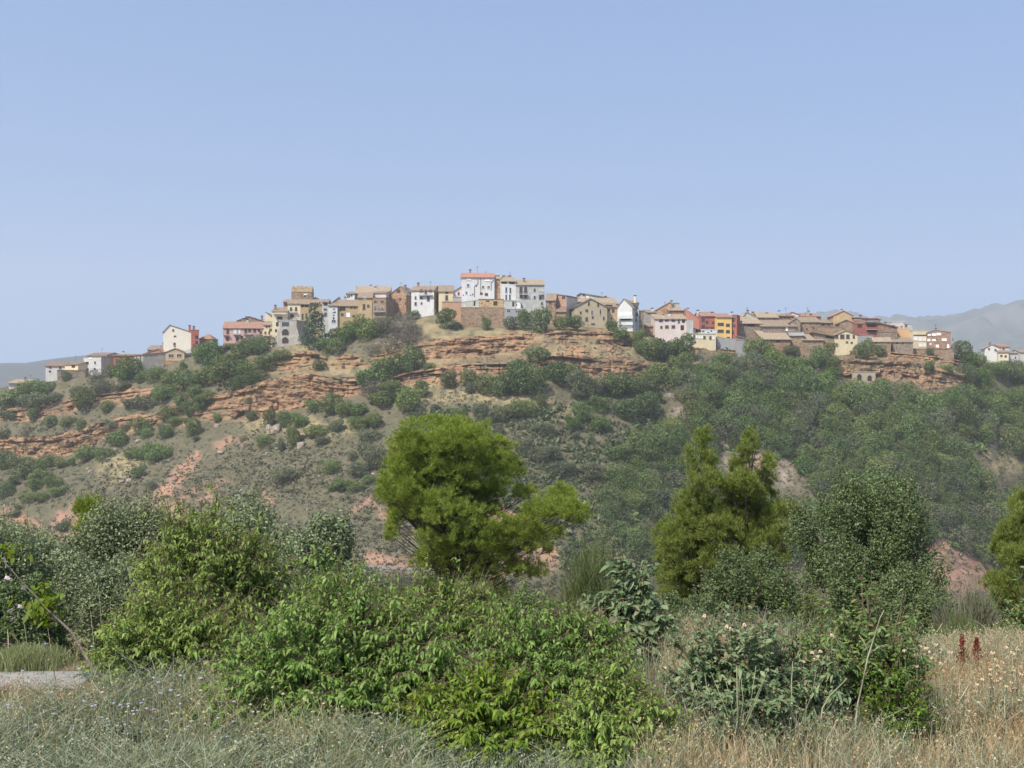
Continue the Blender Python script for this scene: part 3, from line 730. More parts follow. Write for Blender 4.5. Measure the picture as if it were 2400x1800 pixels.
h = house("white_house", "largest white house with bright orange roof and drainpipes at the summit", "house", 1082, 1158, 650, 704, 434, 3, 11, 'eave', 641, 'white', 'red',
      win=[(1099, 654, 9, 5, 's'), (1142, 656, 10, 5, 's'), (1097, 669, 5, 7, 'w'), (1116.5, 671, 3, 3, 'x'), (1132, 673, 5, 6, 'w'), (1145, 673, 5, 6, 'w'), (1093, 686, 4, 5, 'w'), (1108, 690, 3, 4, 'x'), (1128, 688, 5, 4), (1140, 690, 6, 5), (1086, 692, 3, 2, 'x'), (1103, 692, 3, 2, 'x')])
def pipe(h, pts, name="drainpipe"):
    b = MB(); b.tube([(h.pt(x, y)[0], -.12, h.pt(x, y)[2]) for x, y in pts], .07, 5); b.build(name, IRON, h.root)
pipe(h, [(1126.5, 651), (1126.5, 690)]); pipe(h, [(1120, 654), (1120, 665), (1112, 670), (1112, 696)]); pipe(h, [(1158, 656), (1151, 662), (1151, 680)])
house("brick_wall_house", "blind orange brick party wall right of the largest white house", "house", 1159, 1173, 654, 706, 436, -4, 12, 'eave', 649, 'brick', 'pale')
h = house("penthouse", "flat roofed grey penthouse with two white air conditioners at the summit", "penthouse", 1160, 1198, 646, 672, 452, 2, 8, 'flat', None, 'brick2', 'grey')
for ax in (1174.5, 1187.5):
    u, v, z, s = h.pt(ax, 649)
    o = slab(h, "air_conditioner", (u-.4, u+.4, -.45, -.01, z-.5, z+.5), FRAME_W); slab(h, "fan", (u-.22, u+.22, -.47, -.452, z-.25, z+.25), IRON, o)
antenna(h, 1139, 634, 642, 3); antenna(h, 1196, 634, 646, 4)
house("white_house", "slim white house with four tall narrow windows beside the brick party wall", "house", 1174, 1209, 660, 712, 431, 3, 11, 'mono', 651, 'white', 'pale', win=[(1182, 662, 13, 6, 'g'), (1200, 663, 13, 6, 'g'), (1186.5, 680, 4, 13, 'w'), (1196, 681, 4, 13, 'w'), (1186.5, 697, 4, 13, 'w'), (1195, 697, 4, 13, 'w')])
h = house("grey_house", "broad grey green house with tall double windows and yellow tile roof", "house", 1209, 1276, 668, 722, 430, 2, 12, 'mono', 657, 'grey', 'pale', win=[(1221, 679, 6, 13), (1232, 679, 6, 13), (1221, 693, 5, 10), (1232, 694, 5, 9), (1253, 680, 3, 6), (1253, 697, 3, 6), (1266, 698, 4, 7), (1270, 711, 3, 4)], bal=[(1217, 1237, 690), (1262, 1276, 690)], chim=[(1230, 652, 660, 6, 'stone')])
dish(h, 1246, 661, 4)
house("stone_outbuilding", "low ochre stone outbuilding with grilled window on top of the great retaining wall", "outbuilding", 1122, 1180, 702, 724, 427, 2, 8, 'flat', None, 'ochrestone', 'brown', win=[(1143, 706, 8, 4, 'x'), (1161, 711, 9, 10, 'g')], over=.2)
house("white_wall", "stained pale terrace wall left of the ochre stone outbuilding", "wall", 1082, 1122, 704, 724, 428, -2, 5, 'slopeL', 709, 'grey', 'concrete', over=.05, win=[(1112, 711, 4, 12, 'g')])
house("retaining_wall", "great brown stone retaining wall under the summit houses", "wall", 1080, 1182, 721, 772, 424.5, 1, 5, 'flat', None, 'stone', 'ochrestone', over=.1)
house("grey_annex", "plain grey annex with a dark doorway below the slim white house", "annex", 1181, 1208, 705, 724, 426, 2, 5, 'flat', None, 'grey', 'concrete', win=[(1203, 713, 5, 12, 'd')])
house("white_shed", "tiny white gabled shed right of the plain grey annex", "shed", 1208, 1220, 711, 724, 426.5, -4, 4, 'gable', 706, 'white', 'tile', win=[(1211, 715, 2, 4, 'g')], over=.15)
house("grey_terrace", "grey terrace building with a row of dark slots above an olive tree", "terrace building", 1183, 1231, 724, 745, 423, 4, 5, 'flat', None, 'concrete', 'offwhite', win=[(1190, 729, 3, 5, 'x'), (1194, 729, 3, 5, 'x'), (1210, 730, 3, 5, 'x'), (1215, 730, 3, 5, 'x'), (1219, 730, 3, 5, 'x')])
house("stone_house", "tall brown stone house with rough tile roof right of the grey green house", "house", 1279, 1302, 704, 752, 426, -6, 8, 'eave', 689, 'stone', 'tile', win=[(1290, 709, 4, 5), (1301, 714, 2, 5)])
h = house("brick_house", "orange rendered house with a lopsided roof and pale right flank", "house", 1302, 1327, 690, 752, 430, -22, 12, 'slopeR', 694, 'terracotta', 'tile', win=[(1321, 697, 7, 5), ], over=.25, side=[(1333, 712, 2, 6, 'R'), (1338, 716, 2, 8, 'R'), (1335, 730, 3, 5, 'R')])
slab(h, "side_render", (h.w/2+.003, h.w/2+.1, .05, h.d-.05, 0, h.H-1), WALL['offwhite'])
house("lean_to", "grey tiled lean-to below the orange rendered house", "lean-to", 1304, 1326, 731, 756, 424, 0, 5, 'mono', 719, 'stone', 'brown')

# --- right of centre
h = house("tile_roof_house", "long slanting tile roof over pale walls behind the tan gable house", "house", 1363, 1432, 688, 730, 452, 4, 12, 'slopeR', 699, 'offwhite', 'pale', win=[(1368, 691, 4, 4), (1377, 696, 5, 5, 's')], chim=[(1423, 694, 700, 4)])
house("tile_roof_house", "pinkish tile roof stepping down left of the tan gable house", "house", 1340, 1386, 708, 745, 442, 2, 10, 'mono', 699, 'brick2', 'pale')
h = house("gable_house", "wide tan house with broad gable and stained wall above the cliff", "house", 1346, 1423, 720, 768, 424, 5, 12, 'gable', 700, 'tan', 'tile', apex=1384, over=.55,
      win=[(1380, 712, 3, 7), (1402, 714, 3, 8), (1375, 728, 5, 5), (1388, 733, 5, 12, 'w'), (1407, 731, 4, 13, 'w'), (1361, 733, 3, 5), (1375, 748, 5, 8), (1389, 744, 3, 4), (1415, 746, 3, 6), (1390, 760, 9, 4, 'g'), (1379, 762, 3, 2, 'x')])
house("stone_house", "plastered brown house with open loft between the tan gable and the balcony white house", "house", 1418, 1447, 720, 768, 427, 3, 10, 'mono', 711, 'sand', 'tile', win=[(1427, 727, 6, 4, 'g'), (1437, 728, 5, 7), (1433, 747, 4, 7, 'w'), (1427, 716, 17, 4, 'g')])
house("tile_roof_house", "pale tile roofs stepping up behind the brown loft house", "house", 1402, 1450, 712, 740, 438, 4, 10, 'mono', 700, 'cream2', 'pale')
h = house("white_house", "white balcony house with stacked verandas and steep gable", "house", 1447, 1482, 721, 775, 426, -16, 11, 'gable', 701, 'white', 'pale', apex=1462, win=[(1467, 735, 25, 7, 's'), (1467, 747, 25, 9, 'g'), (1469, 764, 24, 9, 's')], chim=[(1481, 693, 705, 6, 'cream')])
for py in (742, 757, 772):
    u0 = h.pt(1450, py)[0]; z = h.pt(1465, py)[2]; slab(h, "veranda", (u0, h.w/2+.4, -1.3, -.003, z-.75, z+.25), WALL['white'])
house("grey_house", "grey side house with two dark windows right of the stacked verandas", "house", 1483, 1498, 711, 775, 430, 8, 9, 'mono', 706, 'grey', 'tile', win=[(1486, 719, 4, 6), (1492, 720, 5, 6), (1488, 737, 3, 10), (1493, 737, 3, 7), (1491, 750, 3, 7)])
house("stone_house", "dark ruined stone wall house at the right edge of the central cluster", "house", 1498, 1509, 729, 785, 431, 4, 8, 'flat', None, 'stone2', 'stone2')
house("stone_pier", "tall tan stone pier below the stacked verandas", "pier", 1476, 1488, 778, 806, 419, 0, 3, 'flat', None, 'ochrestone', 'ochrestone', over=.02)
h = house("gable_house", "big orange brick gable house rising behind the white house with grey flank", "house", 1536, 1578, 728, 760, 458, -16, 12, 'gable', 709, 'brick', 'pale', apex=1571, chim=[(1571, 705, 712, 3)], win=[(1560, 738, 3, 4)])
house("grey_house", "tall grey blank gable at the back of the orange brick gable", "house", 1572, 1592, 711, 745, 464, 4, 9, 'flat', None, 'grey', 'grey')
house("grey_house", "small pale grey hut with chimney at the gap in the village", "hut", 1517, 1538, 733, 765, 452, 4, 8, 'mono', 727, 'greystone', 'tile', chim=[(1532, 722, 732, 3)])
house("brick_house", "low brown gable right of the big orange brick gable", "house", 1568, 1602, 728, 758, 452, 4, 9, 'mono', 720, 'brick2', 'pale', win=[(1574, 738, 6, 5)])
house("stone_house", "small ruined brown wall left of the pink white house", "ruin", 1511, 1532, 765, 790, 440, 3, 6, 'mono', 758, 'stone', 'tile')
h = house("pink_white_house", "pinkish white house with brown windows and a big grey flank", "house", 1535, 1609, 748, 782, 436, 2, 9, 'mono', 738, 'palepink', 'pale',
      win=[(1549, 751, 7, 6), (1563, 750, 7, 5), (1578, 750, 7, 6), (1591, 752, 3, 10), (1602, 752, 7, 10, 'g'), (1550, 767, 4, 5), (1563, 766, 7, 6), (1578, 766, 7, 6), (1599, 768, 8, 12, 'g')], chim=[(1559, 737, 744, 4), (1574, 733, 744, 5)])
slab(h, "side_wing", (h.w/2, h.w/2+2.2, -1.0, h.d-.2, h.fz, h.H-.3), WALL['grey'])
h = house("red_house", "brick red apartment house with salmon gable and dark red roof", "apartment house", 1605, 1644, 752, 776, 446, -4, 10, 'gable', 724, 'salmon', 'rust', apex=1606, over=.15, chim=[(1614, 722, 730, 3)])
house("red_house", "brick red apartment front with square windows between salmon gable and yellow house", "apartment house", 1643, 1681, 741, 785, 443, 6, 11, 'eave', 732, 'red', 'rust', win=[(1648, 750, 7, 8), (1657, 755, 5, 6), (1671, 756, 4, 5), (1648, 765, 7, 7), (1658, 770, 8, 6), (1669, 769, 8, 5)], chim=[(1642, 727, 734, 4), (1676, 731, 737, 4)])
h = house("yellow_house", "bright yellow house with paired window strips", "house", 1680, 1715, 744, 797, 440, 2, 10, 'mono', 736, 'yellow', 'rust', win=[(1689, 760, 13, 6), (1689, 776, 13, 6), (1706, 762, 8, 6), (1706, 777, 8, 6), (1707, 792, 6, 4)])
house("red_house", "narrow red corner tower right of the bright yellow house", "house", 1715, 1727, 739, 797, 441, -18, 9, 'flat', None, 'red', 'rust', win=[(1720, 747, 6, 5), (1720, 763, 6, 5), (1718, 779, 4, 6)], chim=[(1711, 731, 738, 4)])
house("cream_terrace", "long cream terrace building with a row of small windows under the red apartments", "terrace building", 1618, 1678, 783, 806, 433, 4, 7, 'flat', None, 'cream2', 'concrete', win=[(1622, 789, 4, 6, 's'), (1627, 789, 3, 7), (1633, 789, 3, 6, 's'), (1639, 790, 3, 6, 's'), (1645, 790, 4, 6, 's'), (1651, 791, 4, 6), (1665, 792, 4, 7), (1672, 792, 4, 6, 's')], over=.2)
house("garden_wall", "bright white parapet with dark scrawls above the long cream terrace building", "wall", 1644, 1680, 773, 786, 437, 4, 1, 'flat', None, 'white', 'white', over=.04, win=[(1648, 777, 6, 3, 'x'), (1660, 779, 5, 2, 'x'), (1667, 776, 3, 4, 'x')])
house("carport", "grey glazed lean-to with cream end left of the white parapet", "lean-to", 1619, 1646, 769, 786, 439, 6, 6, 'slopeR', 774, 'cream', 'tile', win=[(1637, 775, 14, 8, 'g')], over=.3)
house("retaining_wall", "smooth grey retaining wall under the yellow house", "wall", 1680, 1726, 791, 808, 436, 6, 2, 'slopeR', 796, 'concrete', 'concrete', over=.03)
house("shed", "rusty corrugated metal shed on stilts below the narrow red tower", "shed", 1732, 1753, 797, 817, 432, 4, 4, 'flat', None, 'concrete', 'grey')
house("lean_to", "small slanting tile roof right of the smooth grey retaining wall", "lean-to", 1727, 1762, 788, 800, 440, 3, 5, 'slopeR', 797, 'stone', 'pale', over=.3)

# --- right wing
h = house("grey_house", "light grey gable with tan roof and three chimneys on the right wing", "house", 1739, 1776, 745, 775, 456, 0, 9, 'gable', 732, 'grey', 'pale', apex=1750, chim=[(1756, 727, 734, 3, 'brick')])
house("tile_roof_house", "long tan roof sloping right behind the light grey gable", "house", 1776, 1824, 744, 772, 455, 4, 10, 'eave', 733, 'stone2', 'pale', win=[(1781, 753, 5, 4, 'g')], chim=[(1771, 731, 737, 4, 'brick'), (1804, 733, 741, 4, 'brick')])
house("barn", "low barn with blue door under a pale tile roof beside the narrow red tower", "barn", 1727, 1784, 758, 775, 447, 3, 9, 'mono', 744, 'stone2', 'pale', win=[(1760, 762, 17, 6, 'g'), (1746, 760, 6, 5, 'g')], over=.6)
house("barn", "long brown barn under a flat tan roof in the middle of the right wing", "barn", 1784, 1866, 765, 785, 445, 2, 9, 'mono', 752, 'stone2', 'tile', win=[(1844, 771, 4, 8, 's')], over=.5)
house("cream_house", "upper brown house with three small windows under a thin dark roof", "house", 1825, 1862, 741, 765, 458, 5, 9, 'mono', 736, 'brick2', 'tile', win=[(1830, 744, 3, 3), (1840, 744, 3, 3), (1849, 745, 3, 3)])
house("white_house", "white gable with long red roof behind the upper brown house", "house", 1846, 1874, 738, 765, 470, 0, 10, 'gable', 732, 'white', 'red', apex=1856)
house("tile_roof_house", "red roofed low wing right of the white gable", "house", 1874, 1924, 742, 765, 469, 5, 10, 'mono', 735, 'brick2', 'rust')
h = house("stone_house", "old stone house with sagging grey brown roof in the right wing", "house", 1875, 1921, 755, 787, 447, 4, 10, 'eave', 744, 'stone', 'tile', win=[(1882, 757, 4, 5, 'g'), (1891, 771, 3, 4), (1906, 768, 3, 4)])
house("stone_house", "windowless stone gable left of the sagging grey brown roof", "house", 1851, 1876, 756, 787, 446, -6, 9, 'gable', 746, 'stone2', 'tile', apex=1866)
house("stone_house", "low rubble house with two dark doors between old stone house and big red house", "house", 1921, 1953, 757, 785, 452, 3, 8, 'mono', 752, 'stone', 'tile', win=[(1930, 761, 6, 5, 'g'), (1943, 764, 4, 6, 'g')])
house("stone_wall", "rough brown garden wall in front of the big red house", "wall", 1918, 1975, 766, 790, 443, 2, 1.5, 'flat', None, 'stone', 'stone', over=.03)
h = house("gable_house", "tan blind gable end of the big red house on the right wing", "house", 1953, 1999, 740, 780, 455, -4, 12, 'gable', 729, 'sand', 'red', apex=1977)
h = house("red_house", "big dull red house with brick gallery and long red roof", "house", 1999, 2063, 745, 782, 454, 8, 12, 'slopeR', 748, 'red', 'red', win=[(2015, 761, 11, 14, 'g'), (2042, 762, 20, 9, 'g'), (2042, 775, 20, 6, 'g'), (2010, 746, 14, 6, 'w'), (2050, 748, 18, 6, 'w')], bal=[(2030, 2056, 772), (2026, 2056, 754)])
slab(h, "gallery_band", (-h.w*.48, h.w*.48, -.12, -.003, h.H-2.2, h.H-.35), WALL['brick2'])
house("barn", "stone shed with open front and steep small gable before the tan blind gable", "shed", 1968, 1999, 757, 785, 446, -6, 8, 'gable', 750, 'stone', 'tile', apex=1984, win=[(1962, 762, 10, 5, 'g')])
h = house("cream_house", "cream cottage with three dark red windows on the cliff edge", "cottage", 1959, 2010, 785, 806, 438, 4, 8, 'gable', 775, 'cream2', 'tile', apex=1982, win=[(1961, 789, 6, 8), (1974, 789, 9, 9), (1987, 789, 7, 9), (2001, 789, 4, 7), (1985, 802, 4, 3), (1996, 803, 4, 3)])
house("barn", "open barn under a tilted tile roof left of the cream cottage", "barn", 1909, 1960, 790, 806, 440, -4, 9, 'slopeL', 780, 'stone', 'tile', win=[(1946, 789, 20, 8, 'g')], over=.8)
house("barn", "low barn with pale tan roof and shaded wall near the rubble slope", "barn", 1787, 1852, 795, 822, 438, 5, 10, 'mono', 774, 'brick2', 'pale', win=[(1824, 800, 10, 4, 'g')], over=.6)
house("barn", "barn with grey sheet roof patch beside the pale tan barn", "barn", 1852, 1885, 787, 815, 440, -8, 9, 'mono', 778, 'stone', 'grey', over=.5)
house("barn", "brown barn with wide sloping tile roof above the green terrace", "barn", 1882, 1930, 797, 826, 439, 3, 9, 'mono', 783, 'stone', 'pale', over=.5)
house("shed", "grey tin shed tucked right of the cream cottage", "shed", 2011, 2046, 786, 806, 444, 3, 6, 'flat', None, 'concrete', 'grey')
house("stone_house", "brown plaster house with broken roof between red house and white block", "house", 2064, 2103, 758, 790, 452, 6, 10, 'slopeR', 767, 'brick2', 'tile', win=[(2093, 765, 8, 6, 'g')], over=.5)
house("stone_wall", "grey rubble terrace below the brown plaster house", "wall", 2062, 2102, 779, 797, 446, 3, 3, 'flat', None, 'stone2', 'stone2', over=.03)
house("barn", "small tan barn with pale roof right of the grey tin shed", "barn", 2047, 2088, 801, 822, 440, -10, 7, 'eave', 792, 'stone', 'pale', win=[(2053, 803, 3, 5, 'g')], over=.4)
house("barn", "small brown barn with two slit windows and dark flank further right", "barn", 2092, 2140, 802, 822, 442, -10, 8, 'mono', 793, 'stone2', 'tile', win=[(2102, 804, 4, 5, 'g'), (2116, 805, 3, 5, 'g')], over=.4)
house("white_block", "pale grey white box house topping the orange block", "house", 2090, 2122, 755, 775, 468, 2, 10, 'flat', None, 'offwhite', 'offwhite')
house("grey_house", "grey set back rooms right of the pale box house", "house", 2122, 2138, 760, 775, 467, -8, 9, 'flat', None, 'grey', 'grey', win=[(2124, 763, 3, 5)])
house("orange_block", "blank orange plaster block near the right end of the village", "house", 2102, 2139, 770, 800, 456, -12, 9, 'slopeR', 774, 'orange', 'orange', over=.06)
house("cream_terrace", "cream topped building with two rows of white framed glazing", "apartment house", 2139, 2174, 775, 818, 452, 2, 9, 'flat', None, 'cream2', 'offwhite', win=[(2146, 793, 8, 9, 's'), (2157, 794, 8, 9, 's'), (2167, 794, 7, 9, 's'), (2158, 808, 8, 8, 's'), (2167, 808, 7, 8, 's'), (2157, 786, 32, 3, 'x')], over=.3)
h = house("apartment_block", "brown brick apartment block with white shutters at the right end", "apartment block", 2174, 2228, 780, 838, 448, -14, 10, 'gable', 774, 'brick2', 'stone', apex=2192, over=.2,
      win=[(2178, 785, 6, 3, 's'), (2189, 784, 8, 5, 's'), (2200, 783, 9, 5, 's'), (2177, 797, 6, 5, 's'), (2189, 797, 8, 4, 's'), (2213, 796, 10, 5, 's'), (2181, 806, 3, 3, 's'), (2197, 811, 6, 6, 's'), (2222, 811, 4, 8, 's'), (2195, 795, 3, 3, 'x')], side=[(2233, 796, 4, 6, 'R'), (2234, 812, 4, 7, 'R')])
house("retaining_wall", "brown stone retaining wall under the brick apartment block", "wall", 2140, 2236, 818, 842, 444, 0, 2, 'flat', None, 'stone', 'stone', over=.03)
# --- detached white houses at far right
house("white_house", "detached white house with orange roof above the trees at far right", "house", 2308, 2344, 817, 850, 505, -14, 12, 'gable', 808, 'white', 'rust', apex=2324, win=[(2318, 818, 3, 4), (2333, 820, 3, 4)])
house("white_house", "white wing with a red tile roof attached to the detached house at far right", "house", 2344, 2366, 813, 850, 507, 4, 10, 'eave', 808, 'offwhite', 'rust', win=[(2352, 818, 3, 4)])
house("cream_house", "cream cottage in front of the detached white house", "house", 2340, 2364, 826, 850, 498, -16, 9, 'eave', 822, 'cream', 'tile', win=[(2347, 834, 4, 4), (2357, 835, 4, 4)])
house("cream_house", "pale grey cottage half hidden by trees, rightmost house of all", "house", 2364, 2386, 828, 852, 499, 4, 9, 'mono', 823, 'offwhite', 'tile', win=[(2380, 838, 2, 4)])
house("white_house", "small white house corner cut by the photo's right edge", "house", 2391, 2412, 826, 852, 505, 3, 9, 'eave', 820, 'offwhite', 'tile')

p_ = on_hill(2026, 893)
h = house("stone_wall", "low grey stone wall with two arches under the right hand rock band", "wall", 2000, 2052, 872, 894, p_.y-1.0, 3, 1.5, 'flat', None, 'tan', 'tan', over=.02)
arch(h, 2014, 877, 892, 10, DARK); arch(h, 2038, 880, 893, 10, DARK)
# more chimneys and aerials where the village skyline is busy
rh = random.Random(12)
for h in HOUSES:
    if h.w < 5.5 or h.roofkind not in ('eave', 'mono', 'gable', 'hip', 'slopeR') or h.d < 7: continue
    top_at = {'eave': (h.d/2, h.H+h.rr), 'hip': (h.d/2, h.H+h.rr), 'mono': (h.d*.7, h.H+h.rr*.7), 'gable': (h.d*.4, h.H+h.rr*.6), 'slopeR': (h.d*.5, h.H+h.rr*.5)}[h.roofkind]
    if not h.chim and rh.random() < .6:
        u = rh.uniform(-.35, .35)*h.w*(1 if h.roofkind in ('eave', 'mono') else .4); y, z = top_at; k = rh.uniform(.9, 1.4)
        b = MB(); b.box(u-.35, u+.35, y-.3, y+.3, z-1.2, z+k); b.build("chimney", WALL[rh.choice(['brick2', 'offwhite', 'tan'])], h.roof)
        b = MB(); b.box(u-.45, u+.45, y-.4, y+.4, z+k, z+k+.12); b.box(u-.3, u+.3, y-.28, y+.28, z+k+.12, z+k+.3); b.build("cap", IRON, h.roof)
    if rh.random() < .45:
        u = rh.uniform(-.4, .4)*h.w*(1 if h.roofkind in ('eave', 'mono') else .4); y, z = top_at; k = rh.uniform(1.8, 3.2)
        b = MB(); b.tube([(u, y, z-.6), (u, y, z+k)], .04, 4)
        for q in range(4): b.box(u-.5+.07*q, u+.5-.07*q, y-.02, y+.02, z+k-.12-.18*q, z+k-.08-.18*q)
        b.build("antenna", IRON, h.root)

# ------------------------------------------------------------ foliage tools
def leafmat(name, c1, c2, c3=None, trans=.35, gloss=.03, objvar=.25, rough=.55):
    """leaf: each leaf its own tint, each plant a little apart from the next, some light passes through"""
    m, n, l, p = newmat(name)
    n.remove(p)
    g = n.new("ShaderNodeNewGeometry")
    r = n.new("ShaderNodeValToRGB"); e = r.color_ramp.elements
    e[0].color = (*c1, 1); e[1].color = (*c2, 1); e[0].position = .1; e[1].position = .85
    if c3: q = e.new(.95); q.color = (*c3, 1)
    l.new(g.outputs['Random Per Island'], r.inputs[0])
    oi = n.new("ShaderNodeObjectInfo")
    hs = n.new("ShaderNodeHueSaturation")
    mr = n.new("ShaderNodeMapRange"); mr.inputs[3].default_value = 1-objvar; mr.inputs[4].default_value = 1+objvar
    l.new(oi.outputs['Random'], mr.inputs[0]); l.new(mr.outputs[0], hs.inputs['Value'])
    mh = n.new("ShaderNodeMapRange"); mh.inputs[3].default_value = .5-.10*objvar; mh.inputs[4].default_value = .5+.08*objvar
    ml = n.new("ShaderNodeMath"); ml.operation = 'FRACT'; mm_ = n.new("ShaderNodeMath"); mm_.operation = 'MULTIPLY'; mm_.inputs[1].default_value = 7.31
    l.new(oi.outputs['Random'], mm_.inputs[0]); l.new(mm_.outputs[0], ml.inputs[0]); l.new(ml.outputs[0], mh.inputs[0]); l.new(mh.outputs[0], hs.inputs['Hue'])
    l.new(r.outputs[0], hs.inputs['Color'])
    d = n.new("ShaderNodeBsdfDiffuse"); t = n.new("ShaderNodeBsdfTranslucent"); gl = n.new("ShaderNodeBsdfGlossy"); gl.inputs['Roughness'].default_value = rough
    l.new(hs.outputs[0], d.inputs[0])
    tc_ = n.new("ShaderNodeHueSaturation"); tc_.inputs['Hue'].default_value = .485; tc_.inputs['Saturation'].default_value = 1.1; tc_.inputs['Value'].default_value = 1.25
    l.new(hs.outputs[0], tc_.inputs['Color']); l.new(tc_.outputs[0], t.inputs[0])
    m1 = n.new("ShaderNodeMixShader"); m1.inputs[0].default_value = trans
    l.new(d.outputs[0], m1.inputs[1]); l.new(t.outputs[0], m1.inputs[2])
    m2 = n.new("ShaderNodeMixShader"); m2.inputs[0].default_value = gloss
    l.new(m1.outputs[0], m2.inputs[1]); l.new(gl.outputs[0], m2.inputs[2])
    gl.inputs[0].default_value = (.6, .7, .5, 1)
    l.new(m2.outputs[0], n["Material Output"].inputs[0])
    return m

def unit(a): return a/np.maximum(np.linalg.norm(a, axis=-1, keepdims=True), 1e-9)
def rdir(n, rng): return unit(rng.normal(size=(n, 3)))
def quads_at(P, N, s, rng, asp=.6, T=None):
    """a small four sided leaf at every point"""
    n = len(P)
    t = np.cross(N, rdir(n, rng)) if T is None else T-N*(T*N).sum(-1, keepdims=True)
    t = unit(t); b = np.cross(N, t)
    s = np.broadcast_to(np.asarray(s, float), (n,))[:, None]
    V = np.stack([P-t*s, P+b*s*asp, P+t*s, P-b*s*asp], 1).reshape(-1, 3)
    return V, np.arange(4*n).reshape(-1, 4)

def crown_cloud(rng, n, nb, shape='round', rb=(.28, .5)):
    """points and outward normals on a heap of sub-blobs; unit crown: radius 1, z 0..2"""
    k = np.arange(nb)
    if shape == 'cone':
        z = rng.uniform(.1, 1.9, nb); rad = (1-z/2)*.75+.05; an = rng.uniform(0, 6.28, nb); rr = rad*np.sqrt(rng.uniform(.2, 1, nb))
        C = np.stack([rr*np.cos(an), rr*np.sin(an), z], -1); Rb = .13+.24*(1-z/2)
    else:
        d = rdir(nb, rng); rad = rng.uniform(.35, .72, nb)
        C = d*rad[:, None]; C[:, 2] = C[:, 2]*(.9 if shape == 'round' else .78)+(.98 if shape == 'round' else .9)
        Rb = rng.uniform(*rb, nb)
    pick = rng.choice(nb, n, p=Rb**2/np.sum(Rb**2))
    D = rdir(n, rng)
    P = C[pick]+D*(Rb[pick]*rng.uniform(.7, 1.06, n))[:, None]*np.array([1, 1, .85])
    keep = np.ones(n, bool)
    for i in range(nb):
        dd = np.linalg.norm((P-C[i])/np.array([1, 1, .85]), axis=1)
        keep &= ~((dd < Rb[i]*.62) & (pick != i))
    keep &= P[:, 2] > 0
    return P[keep], unit(D[keep]+.7*rng.normal(size=(keep.sum(), 3)))

def crown_mesh(name, mat, seed, n=2600, nb=15, leaf=.075, shape='round', asp=.65):
    rng = np.random.default_rng(seed)
    P, N = crown_cloud(rng, n, nb, shape)
    V, Q_ = quads_at(P, N, leaf*rng.uniform(.6, 1.3, len(P)), rng, asp)
    return np_mesh(name, V, Q_, mats=[mat])

def reed_mesh(name, mat, seed, n=900):
    rng = np.random.default_rng(seed)
    b = rng.normal(size=(n, 2))*.45; tip = b+rng.normal(size=(n, 2))*.28; h = rng.uniform(.7, 2, n)
    w = .022
    p0 = np.stack([b[:, 0], b[:, 1], 0*h], -1); p1 = np.stack([tip[:, 0], tip[:, 1], h], -1)
    s = unit(np.cross(p1-p0, rdir(n, rng)))*w
    V = np.stack([p0-s, p0+s, p1+s*.4, p1-s*.4], 1).reshape(-1, 3)
    V2, Q2 = quads_at(p0+(p1-p0)*rng.uniform(.3, 1, n)[:, None], rdir(n, rng), .07, rng, .35)
    return np_mesh(name, np.concatenate([V, V2]), np.concatenate([np.arange(4*n).reshape(-1, 4), Q2+4*n]), mats=[mat])

FL = dict(
    d=leafmat("dark evergreen leaves", (.068, .103, .030), (.165, .215, .074), objvar=.28),
    g=leafmat("mid green leaves", (.085, .125, .032), (.19, .24, .076), objvar=.25),
    b=leafmat("bright green leaves", (.07, .125, .025), (.15, .215, .055), objvar=.2),
    o=leafmat("grey olive leaves", (.095, .112, .054), (.19, .205, .115), objvar=.25),
    y=leafmat("dry grey brush", (.115, .105, .075), (.23, .205, .16), objvar=.2),
    c=leafmat("blue green conifer needles", (.032, .058, .034), (.085, .122, .074), objvar=.15))
CM = {}
for k in 'dgbo':
    CM[k] = [crown_mesh("crown", FL[k], 11+i, 4200, 15+i, .052, 'round' if i % 2 else 'bush') for i in range(5)]
CM['y'] = [crown_mesh("brush", FL['y'], 3, 4200, 18, .055, 'round', .3), crown_mesh("brush", FL['y'], 4, 3600, 16, .055, 'bush', .3)]
CM['c'] = [crown_mesh("crown", FL['c'], 21+i, 3200, 34, .06, 'cone', .45) for i in range(2)]
CM['w'] = [crown_mesh("crown", FL[k], 31+i, 5200, 20+2*i, .045, 'round') for i, k in enumerate('dgdogbgo')]

